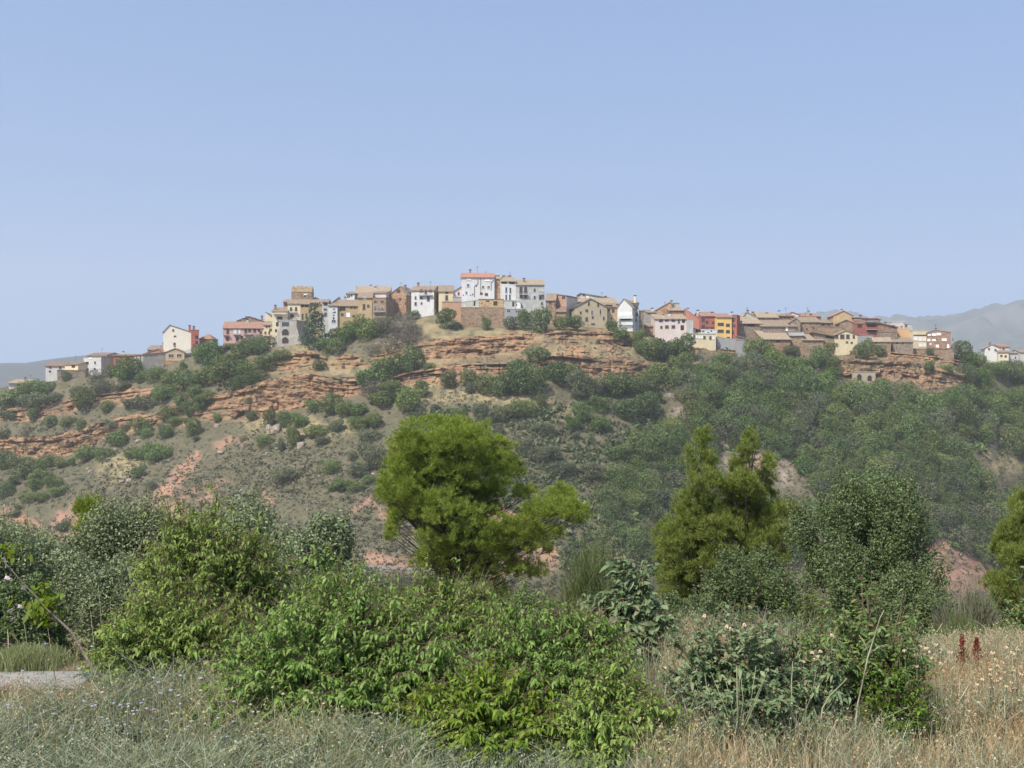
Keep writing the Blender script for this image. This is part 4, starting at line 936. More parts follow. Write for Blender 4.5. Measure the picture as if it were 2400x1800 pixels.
KIND = dict(d=("dark green", "rounded"), g=("mid green", "spreading"), b=("bright green", "leafy"), o=("grey green", "olive toned"), y=("dry greyish", "twiggy"), c=("blue green", "conical"))
ZONE = [  # landmarks a viewer can find: (px, py, phrase)
    (40, 935, "below the pale shed at the far left tip"), (150, 920, "below the long white house"), (290, 895, "below the flat red house"),
    (230, 985, "between the two left rock bands"), (60, 1110, "under the lower left rock band"), (230, 1060, "beside the yellow dry grass on the left slope"),
    (390, 950, "on the rock bands left of centre"), (450, 880, "below the tall cream block"), (545, 830, "below the pink house"), (640, 850, "below the arched stone bastion"),
    (340, 1100, "near the pair of boulders on the left slope"), (430, 1010, "just left of the long sandstone cliff"), (150, 1230, "by the red clay bank at lower left"), (400, 1150, "beside the long red clay streak"),
    (560, 970, "at the foot of the sandstone cliff"), (680, 1010, "on the bare slope under the sandstone cliff"), (800, 980, "right of the sandstone cliff's foot"), (700, 1120, "low on the bare middle slope"),
    (850, 1090, "above and left of the big pine"), (745, 790, "in front of the ochre gallery house"), (850, 770, "in front of the tall sand house"), (930, 790, "on the bank below the balcony white house"), (960, 725, "beside the balcony white house"),
    (1055, 750, "below the terracotta garden wall"), (1140, 765, "at the foot of the great retaining wall"), (1235, 745, "below the broad grey green house"), (1335, 760, "left of the wide tan gable house"), (1450, 780, "below the white veranda house"),
    (920, 880, "on the spur left of the layered cliff"), (950, 955, "under the spur left of the layered cliff"), (1080, 900, "at the foot of the layered cliff's left end"), (1230, 890, "in the tree row under the layered cliff"), (1310, 850, "against the layered cliff face"),
    (1170, 980, "below the tree row under the layered cliff"), (1380, 960, "under the right end of the layered cliff"), (1500, 940, "right of the layered cliff"), (1290, 1060, "on the scrub slope right of the big pine"), (1450, 1060, "above the narrow conifers"),
    (1560, 820, "below the pink white house"), (1760, 810, "below the narrow red tower"), (1860, 830, "below the brown barns"), (1950, 820, "beside the cream cottage"), (2050, 830, "below the grey tin shed"), (1920, 870, "left of the right hand rock band"), (2190, 860, "below the brick apartment block"), (2270, 840, "right of the brick apartment block")]
PLANTS = [
 # px, py of the foot, width, height, kind
 (22,957,62,52,'d'),(66,930,44,40,'d'),(100,926,46,34,'d'),(70,968,72,42,'o'),(76,988,24,38,'d'),(20,985,40,30,'o'),(120,950,44,30,'o'),
 (200,966,56,62,'d'),(178,938,34,28,'o'),(250,970,28,34,'d'),(325,958,74,34,'o'),(378,947,52,48,'d'),(240,924,50,36,'o'),(298,902,58,58,'b'),(330,900,26,28,'g'),(288,918,36,28,'o'),(222,898,34,30,'y'),(153,896,20,28,'d'),(262,885,30,28,'d'),
 (360,898,44,42,'d'),(395,905,46,40,'g'),(442,914,76,50,'d'),(490,905,60,50,'g'),(540,905,90,58,'d'),(425,958,30,42,'d'),(455,935,40,40,'d'),(480,950,44,34,'g'),
 (115,1002,30,30,'d'),(160,1002,42,22,'d'),(188,1012,24,32,'d'),(10,1030,30,28,'o'),(60,1022,26,16,'y'),(400,990,52,40,'g'),(440,985,46,42,'g'),(415,1000,40,26,'g'),(470,965,30,40,'d'),
 (385,1030,32,36,'g'),(447,1024,40,48,'g'),(327,1020,46,36,'g'),(340,1028,28,26,'g'),(272,1048,46,48,'g'),(258,1007,30,24,'o'),(290,1015,20,18,'y'),
 (200,1086,50,36,'g'),(240,1082,44,34,'g'),(312,1074,46,28,'g'),(363,1082,56,44,'g'),(330,1078,36,26,'g'),(167,1094,16,18,'g'),(112,1096,36,34,'g'),(142,1098,34,28,'g'),(55,1122,72,52,'d'),(8,1102,34,48,'d'),(80,1150,34,24,'b'),(120,1148,44,34,'b'),(92,1132,50,38,'g'),(135,1164,40,24,'g'),(60,1180,44,26,'g'),(92,1180,36,24,'g'),(8,1168,38,42,'d'),(28,1140,30,28,'d'),
 (325,1122,30,33,'d'),(353,1150,22,22,'o'),(458,1035,18,12,'o'),(42,1197,22,15,'d'),(35,1212,36,20,'o'),(146,1250,28,31,'d'),
 (770,833,62,44,'d'),(747,871,28,25,'d'),(583,947,14,18,'d'),(508,992,20,28,'g'),(591,988,27,26,'g'),(732,966,43,31,'g'),(630,1006,30,42,'d'),(668,1003,44,44,'g'),(700,1004,38,40,'g'),(687,1049,29,52,'g'),(740,1025,55,30,'g'),(775,980,46,52,'g'),(806,979,40,44,'g'),(835,976,50,36,'g'),(790,1014,29,33,'o'),(835,1010,50,36,'g'),(872,1008,40,36,'g'),(862,1036,52,32,'o'),
 (858,1070,44,40,'o'),(880,1104,52,56,'o'),(823,1078,25,23,'o'),(842,1119,50,30,'o'),(772,1112,37,37,'g'),(796,1152,46,34,'g'),(828,1153,40,28,'g'),(865,1138,26,27,'g'),(665,1138,58,36,'o'),(617,1047,38,29,'g'),(659,1060,18,38,'o'),(757,1044,30,22,'o'),(1062,982,55,27,'g'),(1019,965,20,16,'o'),(570,1035,20,12,'o'),
 (870,912,70,62,'d'),(905,895,62,58,'d'),(938,888,56,60,'d'),(968,886,46,66,'d'),(1008,873,26,25,'d'),(893,955,60,46,'g'),(925,940,60,46,'g'),(962,970,64,64,'g'),(985,938,30,42,'g'),(868,930,50,36,'y'),(910,925,70,40,'o'),
 (905,802,58,56,'y'),(944,800,56,58,'y'),(928,824,66,44,'y'),(962,818,44,58,'y'),(880,835,40,40,'y'),
 (1053,914,33,45,'d'),(1097,907,35,42,'d'),(1103,927,26,26,'o'),(1140,930,48,56,'d'),(1172,936,46,62,'d'),(1205,930,56,76,'d'),(1245,937,72,84,'d'),(1222,905,60,56,'d'),(1257,853,53,45,'d'),(1302,900,60,62,'d'),(1333,895,40,44,'d'),(1274,958,26,37,'d'),
 (1360,945,56,70,'o'),(1398,935,48,56,'o'),(1440,932,70,66,'d'),(1480,928,56,52,'d'),(1520,928,52,58,'d'),(1537,902,44,46,'d'),(1130,986,46,46,'o'),(1165,992,40,44,'o'),(1205,984,50,48,'d'),(1238,980,40,44,'g'),(1365,994,42,46,'d'),(1400,967,50,43,'d'),(1405,1016,46,47,'b'),(1340,1010,30,36,'b'),
 (1470,985,60,52,'d'),(1515,985,58,58,'d'),(1277,1024,58,37,'o'),(1170,1024,25,31,'o'),(1230,1072,38,48,'o'),(1262,1086,46,40,'o'),(1295,1084,40,34,'o'),(1350,1030,20,18,'o'),(1530,1050,50,66,'d'),(1453,1087,56,47,'d'),(1320,1120,60,40,'o'),(1390,1130,56,40,'o'),
 (735,814,80,84,'c'),(820,802,54,58,'b'),(860,798,58,58,'g'),(895,790,48,50,'g'),(790,806,36,34,'g'),(925,728,30,34,'g'),(945,747,36,24,'d'),(968,748,34,20,'d'),(1000,724,19,17,'d'),
 (1045,767,41,40,'d'),(1072,754,21,31,'d'),(1060,773,44,26,'o'),(1139,775,19,33,'d'),(1201,773,36,33,'o'),(1230,776,30,44,'d'),(1268,781,48,66,'d'),(1240,738,24,22,'b'),(1253,718,17,18,'d'),
 (1318,774,36,34,'d'),(1346,776,36,32,'d'),(1436,782,30,36,'d'),(1456,803,36,40,'d'),(1495,812,34,40,'g'),(1512,776,25,23,'y'),(1527,762,12,25,'c'),(1520,845,60,58,'g'),(1556,850,58,66,'d'),(1598,846,60,62,'d'),(1500,830,36,30,'d'),
 (1742,792,36,24,'b'),(1770,846,48,60,'d'),(1798,852,44,60,'d'),(1855,834,34,26,'o'),(1867,817,28,18,'b'),(1850,834,24,22,'d'),(1890,828,14,17,'d'),(1948,827,46,36,'g'),(2028,843,38,48,'d'),(2060,838,30,32,'d'),(2105,817,32,9,'b'),(2180,834,14,21,'d'),(2178,872,27,30,'g'),(2218,877,37,23,'g'),(2255,846,42,50,'d'),(1925,874,46,54,'d'),(1950,868,36,38,'d'),(1845,872,50,42,'g'),(1882,872,44,36,'g'),(1955,888,46,30,'b'),
 (490,868,56,60,'d'),(470,850,44,46,'g'),(535,820,36,18,'b'),(517,807,20,20,'d'),(565,842,44,42,'d'),(598,838,44,40,'d'),(610,817,60,36,'o'),(575,815,30,26,'g'),(628,872,52,44,'d'),(662,858,40,40,'d'),(540,878,70,44,'g'),(578,890,56,44,'b'),(520,862,44,36,'g'),(429,870,15,23,'d'),(600,905,50,40,'d'),(560,925,56,40,'d')]

def put(px, py, w, h, kind, me, hit=None):
    p = on_hill(px, py) if hit is None else hit
    if p is None: return None
    s = p.y/F
    nm = {"c": "conifer", "y": "dry_bush"}.get(kind, "hillside_tree" if w > 42 else "hillside_bush")
    o = bpy.data.objects.new(nm, me)
    o.location = (p.x, p.y+.2*w*s, p.z-.10*h*s)
    o.rotation_euler = (0, 0, random.uniform(0, 6.28))
    o.scale = (w*s*.68, w*s*.68, h*s*.68)
    link(o); o["category"] = {"conifer": "tree", "dry_bush": "bush", "hillside_tree": "tree", "hillside_bush": "bush"}[nm]
    return o
placed = []
ORD = ["leftmost", "second from left", "third from left", "fourth from left", "fifth from left", "sixth from left", "seventh from left", "eighth from left"]
for i, (px, py, w, h, k) in enumerate(PLANTS):
    o = put(px, py, w, h, k, CM[k][i % len(CM[k])])
    if o: placed.append((o, px, py-h/2, w, h, k))
cells = {}
for o, px, py, w, h, k in placed:
    zn = min(ZONE, key=lambda q: (q[0]-px)**2+1.6*(q[1]-py)**2)[2]
    sz = "tall" if h > 1.25*w else "low wide" if w > 1.5*h else "big" if w > 54 else "small" if w < 27 else "middling"
    noun = "conifer" if k == 'c' else o["category"]
    cells.setdefault((zn, k, sz, noun), []).append((px, o))
for (zn, k, sz, noun), lst in cells.items():
    lst.sort(key=lambda q: q[0])
    for j, (_, o) in enumerate(lst):
        base = f"{sz} {KIND[k][0]} {noun} {zn}"
        o["label"] = base if len(lst) == 1 else f"{base}, {ORD[min(j, 7)] if j < len(lst)-1 else 'rightmost'}"
        o["group"] = "trees and bushes on the village hillside"

# the oak wood on the right flank: single crowns, denser towards the right
WOOD = [(1540, 860), (1640, 855), (1740, 858), (1830, 868), (1900, 900), (1960, 922), (2030, 932), (2150, 934), (2230, 945), (2320, 955), (2420, 960), (2420, 1345), (2330, 1325), (2200, 1268), (2050, 1300), (1900, 1320), (1700, 1330), (1500, 1320), (1400, 1180), (1440, 1100), (1560, 1020), (1600, 980)]
rng = np.random.default_rng(77)
cand = rng.uniform((1390, 850), (2460, 1350), (8000, 2))
inside = polymask(WOOD, cand[:, 0], cand[:, 1])
HOLES = [[(1680,1045),(1760,1048),(1880,1078),(1900,1200),(1800,1205),(1690,1170)], [(2250,1040),(2400,1055),(2410,1170),(2310,1160)], [(1540,895),(1592,905),(1655,1060),(1590,1060)]]
def in_holes(x, y):
    m = np.zeros(np.shape(x), bool)
    for q in HOLES: m |= polymask(q, x, y)
    return m
holes = in_holes(cand[:, 0], cand[:, 1])
cand = cand[inside & ~holes]
acc = []
for c in cand:
    r = 28.5
    if all(((c[0]-a[0])/r)**2+((c[1]-a[1])/(r*.62))**2 > 1 for a in acc): acc.append(c)
    if len(acc) >= 298: break
for i, c in enumerate(sorted(acc, key=lambda q: q[1])):
    w = float(rng.uniform(40, 66)); h = w*float(rng.uniform(.85, 1.15))
    kk = rng.choice(8)
    o = put(c[0], c[1]+h*.3, w, h, 'd', CM['w'][kk])
    if o:
        o.name = "wood_tree"; o["category"] = "tree"
        o["label"] = "one rounded crown in the dense oak wood on the right flank of the hill"
        o["group"] = "crowns of the oak wood on the right flank"
for i in range(34):     # trees round the detached houses at far right
    px = float(rng.uniform(2262, 2430)); py = float(rng.uniform(868, 960)); w = float(rng.uniform(30, 52)); h = w*float(rng.uniform(.8, 1.1))
    if 2330 < px < 2390 and py < 885: h *= .6
    o = put(px, py, w, h, 'd', CM['w'][int(rng.integers(8))])
    if o:
        o.name = "hillside_tree"; o["label"] = "one of the close trees below the detached white houses at far right"; o["group"] = "trees below the detached houses"

# low scrub and grass tufts that cover the slopes
def tufts(name, n, poly_fn, size, mat, seed, per=9, label=None, flat=.8):
    rng = np.random.default_rng(seed)
    pxs = rng.uniform(-60, 2460, n); pys = rng.uniform(800, 1400, n)
    keep = rng.uniform(size=n) < poly_fn(pxs, pys)
    pts = []; 
    for a, b_ in zip(pxs[keep], pys[keep]):
        h = on_hill(a, b_)
        if h is not None: pts.append(h)
    C = np.array(pts); k = len(C)
    s = rng.uniform(size[0], size[1], k)*np.where(rng.uniform(size=k) < .12, 1.9, 1)
    D = rdir(k*per, rng); D[:, 2] = np.abs(D[:, 2])*flat
    P = np.repeat(C, per, 0)+D*(np.repeat(s, per)*rng.uniform(.4, 1, k*per))[:, None]
    V_, Q_ = quads_at(P, unit(D+.8*rng.normal(size=D.shape)), np.repeat(s, per)*.42, rng, .5)
    return obj(name, np_mesh(name, V_, Q_, mats=[mat]))
def dens_left(x, y):
    d = .9*np.clip(.62+1.4*fbm(x/120, y/60, 2, 3), .15, 1)
    inr = np.zeros_like(x)
    return np.where((y > 985) & (x < 1300), d, np.where(x < 1300, .3*d, .3))
def dens_mid(x, y):
    m = polymask([(960, 970), (1130, 940), (1300, 960), (1420, 900), (1560, 880), (1600, 1345), (1320, 1350), (1290, 1250), (1150, 1170), (1000, 1180)], x, y)
    return (m & ~in_holes(x, y-10))*np.clip(.75+1.5*fbm(x/70, y/45, 6, 3), 0.1, 1)
def dens_wood(x, y):
    return (polymask(WOOD+[(1420, 1160)], x, y) & ~in_holes(x, y-14))*np.clip(.7+1*fbm(x/60, y/40, 9, 3), .1, 1)
sm1 = leafmat("thyme and dry tuft leaves", (.055, .062, .032), (.155, .15, .09), trans=.15, objvar=0)
sm2 = leafmat("scrub leaves", (.062, .082, .034), (.15, .17, .08), trans=.2, objvar=0)
tag(tufts("dry_scrub", 64000, dens_left, (.25, .75), sm1, 5), "fine dry thyme and grass tufts dotted over the bare hillside", "scrub", kind="stuff")
tag(tufts("green_scrub", 26000, dens_mid, (.5, 1.35), sm2, 6, 26), "grey green low scrub covering the slope behind the big pine", "scrub", kind="stuff")
tag(tufts("undergrowth", 14000, dens_wood, (.7, 1.5), FL['g'], 8, 30), "green undergrowth between the crowns of the oak wood", "undergrowth", kind="stuff")
# boulders lying on the slope
ROCKS = [(285,1130,16,9),(302,1128,18,11),(212,1108,14,9),(252,1078,16,9),(270,1055,10,7),(325,1035,18,9),(648,1012,30,22),(632,1005,18,18),(705,1048,24,22),(520,1062,22,9),(622,1066,16,6),(748,1118,9,6),(855,1108,14,6),(875,1112,14,6),(508,1000,16,9),(395,1100,9,5),(400,1080,8,4),(205,1100,9,6),(435,1158,7,4),(575,960,12,7),(420,1055,7,4),(560,1040,8,5),(300,1022,12,7),(335,1120,8,5),(1180,1010,8,4),(690,935,10,6)]
rk = surf("grey sandstone boulder", (.22, .17, .13), (.36, .29, .23), 1.2, .95, .4)
import bmesh
RM = []
for sd in range(4):
    bm = bmesh.new(); bmesh.ops.create_icosphere(bm, subdivisions=3, radius=1)
    co = np.array([v.co for v in bm.verts]); d_ = 1+.5*fbm(co[:, 0]*1.1+sd*9, co[:, 1]*1.1, co[:, 2]*1.1, 3)
    for v, f_ in zip(bm.verts, d_): v.co = Vector(np.sign(np.array(v.co))*np.abs(np.array(v.co))**.75)*float(f_)
    me = bpy.data.meshes.new("boulder"); bm.to_mesh(me); bm.free(); me.materials.append(rk); RM.append(me)
for i, (px, py, w, h) in enumerate(ROCKS):
    p = on_hill(px, py)
    if p is None: continue
    o = obj("boulder", RM[i % 4], None, (p.x, p.y+.3, p.z+.1)); s = p.y/F
    o.scale = (w*s*.5, w*s*.45, h*s*.55); o.rotation_euler = (0, random.uniform(-.3, .3), random.uniform(0, 6))
    zn = min(ZONE, key=lambda q: (q[0]-px)**2+1.6*(q[1]-py)**2)[2]
    o["category"] = "rock"; o["group"] = "fallen boulders on the hillside"; o["_z"] = zn; o["_x"] = px; o["_w"] = w
rb_ = {}
for o in list(COL.objects):
    if "_z" in o: rb_.setdefault((o["_z"], "large" if o["_w"] > 15 else "small"), []).append(o)
for (zn, sz), lst in rb_.items():
    lst.sort(key=lambda o: o["_x"])
    for j, o in enumerate(lst):
        o["label"] = f"{sz} grey sandstone boulder {zn}" + ("" if len(lst) == 1 else f", {ORD[j] if j < len(lst)-1 else 'rightmost'}")
for o in COL.objects:
    for k in ("_z", "_x", "_w"):
        if k in o: del o[k]

# ------------------------------------------------------------ summer haze in the valley air
mb = MB(); mb.box(-5600, 5600, -480, 5560, -63.5, 520)
hz_m = bpy.data.materials.new("haze"); hz_m.use_nodes = True
hn = hz_m.node_tree.nodes; hn.remove(hn["Principled BSDF"])
pv = hn.new("ShaderNodeVolumePrincipled"); pv.inputs['Color'].default_value = (.76, .81, .86, 1); pv.inputs['Density'].default_value = 2.1e-4
pv.inputs['Anisotropy'].default_value = .15
hz_m.node_tree.links.new(pv.outputs[0], hn["Material Output"].inputs['Volume'])
hz_m.volume_intersection_method if hasattr(hz_m, "volume_intersection_method") else None
tag(mb.build("haze", hz_m), kind="stuff")

# ------------------------------------------------------------ foreground plants
def gz(x, y): return float(near_z(np.array(x), np.array(y)))
def spot(px, Y, sink=.03):
    x = (px-1200)/F*Y
    return Vector((x, Y, gz(x, Y)-sink))
def ztop(py, Y): return CAMZ+(900-py)/F*Y

def leaf_arrays(P, D, N, L, W, droop):
    """creased, curved leaf: base, two rows of three, tip"""
    n = len(P); L = np.broadcast_to(L, (n,))[:, None]; W = np.broadcast_to(W, (n,))[:, None]; droop = np.broadcast_to(droop, (n,))[:, None]
    D = unit(D); N = unit(N-D*(N*D).sum(-1, keepdims=True)); B = np.cross(N, D)
    dz = np.array([0, 0, -1.0])
    def mid(a): return P+D*L*a+dz*(droop*L*a*a)
    c1, c2 = mid(.36), mid(.72)
    f1, f2 = N*W*.13, N*W*.10
    V = np.stack([P, c1-B*W*.5+f1, c1, c1+B*W*.5+f1, c2-B*W*.36+f2, c2, c2+B*W*.36+f2, mid(1.0)], 1).reshape(-1, 3)
    o = (np.arange(n)*8)[:, None]
    q = np.concatenate([o+np.array([1, 4, 5, 2]), o+np.array([2, 5, 6, 3])])
    t = np.concatenate([o+np.array([0, 1, 2]), o+np.array([0, 2, 3]), o+np.array([4, 7, 5]), o+np.array([5, 7, 6])])
    return V, q, t
def rods(P0, P1, r0, r1, rng=None):
    """three sided twigs"""
    n = len(P0); d = unit(P1-P0); a = unit(np.cross(d, np.array([.3, .8, .52]))); b = np.cross(d, a)
    r0 = np.broadcast_to(r0, (n,))[:, None]; r1 = np.broadcast_to(r1, (n,))[:, None]
    vs = []
    for P, r in ((P0, r0), (P1, r1)):
        for k in range(3):
            an = 2*np.pi*k/3; vs.append(P+(a*np.cos(an)+b*np.sin(an))*r)
    V = np.stack(vs, 1).reshape(-1, 3); o = (np.arange(n)*6)[:, None]
    q = np.concatenate([o+np.array([0, 1, 4, 3]), o+np.array([1, 2, 5, 4]), o+np.array([2, 0, 3, 5])])
    return V, q
BARK = surf("grey brown bark", (.13, .105, .08), (.24, .2, .16), 9, .95, .4)
TWIG = surf("brown twig bark", (.11, .075, .05), (.2, .15, .10), 12, .9)
GTWIG = surf("pale green stem", (.19, .21, .11), (.3, .31, .18), 12, .8)
PALE = surf("bleached dry stem", (.42, .36, .24), (.56, .49, .34), 10, .8)

def shrub(name, label, cat, px, Y, wpx, top, leaf, seed, n_st=60, n_tw=9, n_lf=8, tw=.2, L=.032, W=.0145, droop=.6, ry=.6, up=.25, group=None, stem=TWIG, conical=0.0, low=.0, lean=0.0):
    rng = np.random.default_rng(seed)
    base = spot(px, Y); h = ztop(top, Y)-base.z; rx = wpx/2*Y/F
    root = empty(name, base); tag(root, label, cat, group)
    th = rng.uniform(0, 2*np.pi, n_st); rho = np.sqrt(rng.uniform(.0, 1, n_st))
    hz = (np.sqrt(np.clip(1-rho**2*.93, 0, 1)) if not conical else (1-rho*conical))*rng.uniform(.55, 1.0, n_st)
    hz = np.maximum(hz, .12+low)
    hz = np.where(rng.uniform(size=n_st) < .13, hz*rng.uniform(1.1, 1.35, n_st), hz)
    lump = 1+.22*np.sin(th*3+seed)+.12*np.sin(th*7+2*seed)
    E = np.stack([rx*rho*lump*np.cos(th)+lean*hz, ry*rho*lump*np.sin(th), h*hz], -1)
    B0 = np.stack([rx*.18*rho*np.cos(th), ry*.18*rho*np.sin(th), 0*th], -1)
    M = B0*.65+E*.35; M[:, 2] = E[:, 2]*.62
    bez = lambda t, i: ((1-t)**2)[:, None]*B0[i]+(2*t*(1-t))[:, None]*M[i]+(t**2)[:, None]*E[i]
    ids = np.repeat(np.arange(n_st), n_tw); t = rng.uniform(.22, 1, len(ids))
    tp = bez(t, ids); tan = unit(bez(np.minimum(t+.05, 1.05), ids)-tp)
    out = tp-np.array([0, 0, h*.35]); out = unit(out/np.array([rx, ry, h]))
    td = unit(.5*tan+.7*out+.6*rng.normal(size=tp.shape)+np.array([0, 0, up]))
    tl = tw*rng.uniform(.45, 1.25, len(ids))
    te = tp+td*tl[:, None]
    k = np.repeat(np.arange(len(ids)), n_lf); s = np.tile((np.arange(n_lf)//2*2+1)/n_lf, len(ids))+rng.normal(size=len(k))*.03
    P = tp[k]+td[k]*(tl[k]*s)[:, None]+np.array([0, 0, -1])*(tl[k]*.18*s*s)[:, None]
    side = unit(np.cross(td[k], rdir(len(k), np.random.default_rng(seed+1))*.5+np.array([0, 0, 1])))*np.where(np.arange(len(k)) % 2, 1, -1)[:, None]
    D = unit(.5*td[k]+.7*side+np.array([0, 0, -.75*droop])+.3*rng.normal(size=P.shape))
    N = unit(np.array([0, 0, 1])+.45*rng.normal(size=P.shape)+.25*out[k]+np.array([S.x, S.y, 0])*.25)
    ok = P[:, 2] > .02
    P, D, N = P[ok], D[ok], N[ok]
    sz = rng.uniform(.45, 1.25, len(P))
    V, q, t_ = leaf_arrays(P, D, N, L*sz, W*sz, droop*rng.uniform(.3, 1.3, len(P)))
    obj("foliage", np_mesh("foliage", V, q, t_, mats=[leaf]), root)
    tt = np.linspace(0, 1, 7)
    A, B_ = [], []
    for a, b in zip(tt[:-1], tt[1:]):
        A.append(bez(np.full(n_st, a), np.arange(n_st))); B_.append(bez(np.full(n_st, b), np.arange(n_st)))
    A = np.concatenate(A+[tp]); B_ = np.concatenate(B_+[te])
    r = np.concatenate([np.repeat(np.linspace(.008, .0035, 6), n_st), np.full(len(tp), .0022)])
    V, q = rods(A, B_, r, r*.8)
    obj("stems", np_mesh("stems", V, q, mats=[stem]), root)
    return root

def broadleaf(name, label, cat, px, Y, wpx, top, leaf, seed, n=45000, nb=46, L=.019, asp=.5, depth=None, group=None, trunk=.05, rb=(.2, .38), sprays=220, base_py=None, lift=0.0):
    """small leaved tree: limbs, a heap of leaf clumps, loose sprays breaking the outline"""
    rng = np.random.default_rng(seed)
    base = spot(px, Y); h = ztop(top, Y)-base.z; rx = wpx/2*Y/F; ry = depth or rx*.8
    root = empty(name, base); tag(root, label, cat, group)
    zc = rng.uniform(.14, 1.78, nb); an = rng.uniform(0, 2*np.pi, nb)
    env = np.where(zc > .75, np.sqrt(np.clip(1-((zc-.75)/1.22)**2, 0, 1)), .8+.27*zc)*(1+.18*np.sin(an*2+seed)+.15*np.sin(an*5+2*seed)+.10*np.sin(zc*7+seed))
    rr = env*np.sqrt(rng.uniform(.12, .85, nb))
    C = np.stack([rr*np.cos(an), rr*np.sin(an), zc+lift], -1)
    Rb = rng.uniform(*rb, nb)
    sc = np.array([rx*.92, ry*.92, h/2*.95])
    pick = rng.choice(nb, n, p=Rb**2/np.sum(Rb**2)); Dn = rdir(n, rng)
    P = C[pick]+Dn*(Rb[pick]*rng.uniform(.45, 1.12, n))[:, None]
    keep = np.ones(n, bool)
    for i in range(nb):
        dd = np.linalg.norm(P-C[i], axis=1); keep &= ~((dd < Rb[i]*.5) & (pick != i))
    keep &= P[:, 2] > .02
    P, Dn = P[keep]*sc, Dn[keep]
    # sprays
    j = rng.choice(nb, sprays); sd = unit(C[j]-np.array([0, 0, .6])+.5*rng.normal(size=(sprays, 3))); s0 = (C[j]+sd*Rb[j][:, None]*.8)*sc
    sl = rng.uniform(.08, .3, sprays)*min(1, rx); m_ = 16
    u = rng.uniform(0, 1, (sprays, m_)); SP = (s0[:, None]+unit(sd*sc)[:, None]*(u*sl[:, None])[..., None]+.012*rng.normal(size=(sprays, m_, 3))).reshape(-1, 3)
    P = np.concatenate([P, SP]); N = np.concatenate([unit(Dn*.6+.8*rng.normal(size=Dn.shape)+np.array([0, 0, .35])), rdir(len(SP), rng)])
    V, Q_ = quads_at(P, N, L*rng.uniform(.6, 1.35, len(P)), rng, asp)
    te = s0+unit(sd*sc)*sl[:, None]; nq = len(Q_); V2, q2 = rods((C[j]*sc), te, .004, .0015)
    me = np_mesh("crown", np.concatenate([V, V2]), np.concatenate([Q_, q2+len(V)]), mats=[leaf, TWIG])
    mi = np.zeros(nq+len(q2), np.int32); mi[nq:] = 1; me.polygons.foreach_set("material_index", mi); obj("crown", me, root)
    mb = MB()
    hub = Vector((0, 0, h*.28))
    mb.tube([(0, 0, -.1), (.03*rx, .02, h*.14), tuple(hub)], [trunk, trunk*.85, trunk*.7], 7)
    for i in range(min(nb, 26)):
        c = Vector(C[i]*sc); mid_ = hub.lerp(c, .5)+Vector((0, 0, .06*h)); mb.tube([hub+Vector((0, 0, -.05*h*(i % 3))), mid_, c], [trunk*.5, trunk*.3, trunk*.1], 5)
    tr = mb.build("trunk", BARK, root)
    return root

LF = dict(
    dog=leafmat("fresh dogwood leaves", (.095, .165, .02), (.26, .365, .08), (.27, .35, .10), trans=.4, gloss=.04, objvar=.14),
    dogy=leafmat("yellowish dogwood leaves", (.09, .155, .010), (.21, .295, .035), (.26, .27, .04), trans=.42, gloss=.03, objvar=.06),
    sap=leafmat("grey green sapling leaves", (.08, .13, .052), (.21, .27, .135), (.16, .12, .06), trans=.25, gloss=.045, objvar=.05),
    pis=leafmat("dull green shrub leaves", (.095, .15, .058), (.235, .295, .15), (.2, .15, .08), trans=.28, gloss=.04, objvar=.06),
    ash=leafmat("mid green ash leaves", (.08, .145, .036), (.20, .28, .085), (.22, .2, .06), trans=.32, gloss=.035, objvar=.06),
    lime=leafmat("bright small leaves", (.065, .14, .010), (.17, .27, .03), trans=.4, gloss=.03, objvar=.05),
    box=leafmat("glossy dark small leaves", (.045, .09, .012), (.14, .20, .03), trans=.28, gloss=.035, objvar=.06),
    oliv=leafmat("grey olive leaves near", (.14, .175, .08), (.28, .32, .175), trans=.22, gloss=.03, objvar=.10),
    holm=leafmat("holm oak leaves", (.07, .105, .036), (.165, .215, .09), trans=.2, gloss=.035, objvar=.08),
    pine=leafmat("pine needles", (.12, .18, .022), (.32, .40, .07), (.30, .30, .08), trans=.3, gloss=.03, objvar=0),
    pine2=leafmat("olive pine needles", (.105, .15, .022), (.275, .335, .075), (.30, .24, .10), trans=.3, gloss=.03, objvar=0),
    broom=leafmat("broom rods", (.085, .115, .03), (.19, .225, .085), trans=.15, gloss=.02, objvar=.06),
    broomg=leafmat("grey broom rods", (.12, .125, .07), (.24, .23, .15), trans=.1, gloss=.05, objvar=.06),
    dry=leafmat("dry grass straw", (.34, .265, .14), (.65, .54, .34), (.42, .27, .13), trans=.3, gloss=.02, objvar=0),
    dryo=leafmat("rusty dry grass", (.30, .16, .07), (.46, .28, .13), trans=.3, gloss=.04, objvar=0),
    weed=leafmat("grey green weed stems", (.15, .185, .10), (.35, .38, .25), (.54, .51, .38), trans=.25, gloss=.02, objvar=0),
    gras=leafmat("pale green grass", (.15, .19, .07), (.33, .35, .17), trans=.3, gloss=.04, objvar=0),
)
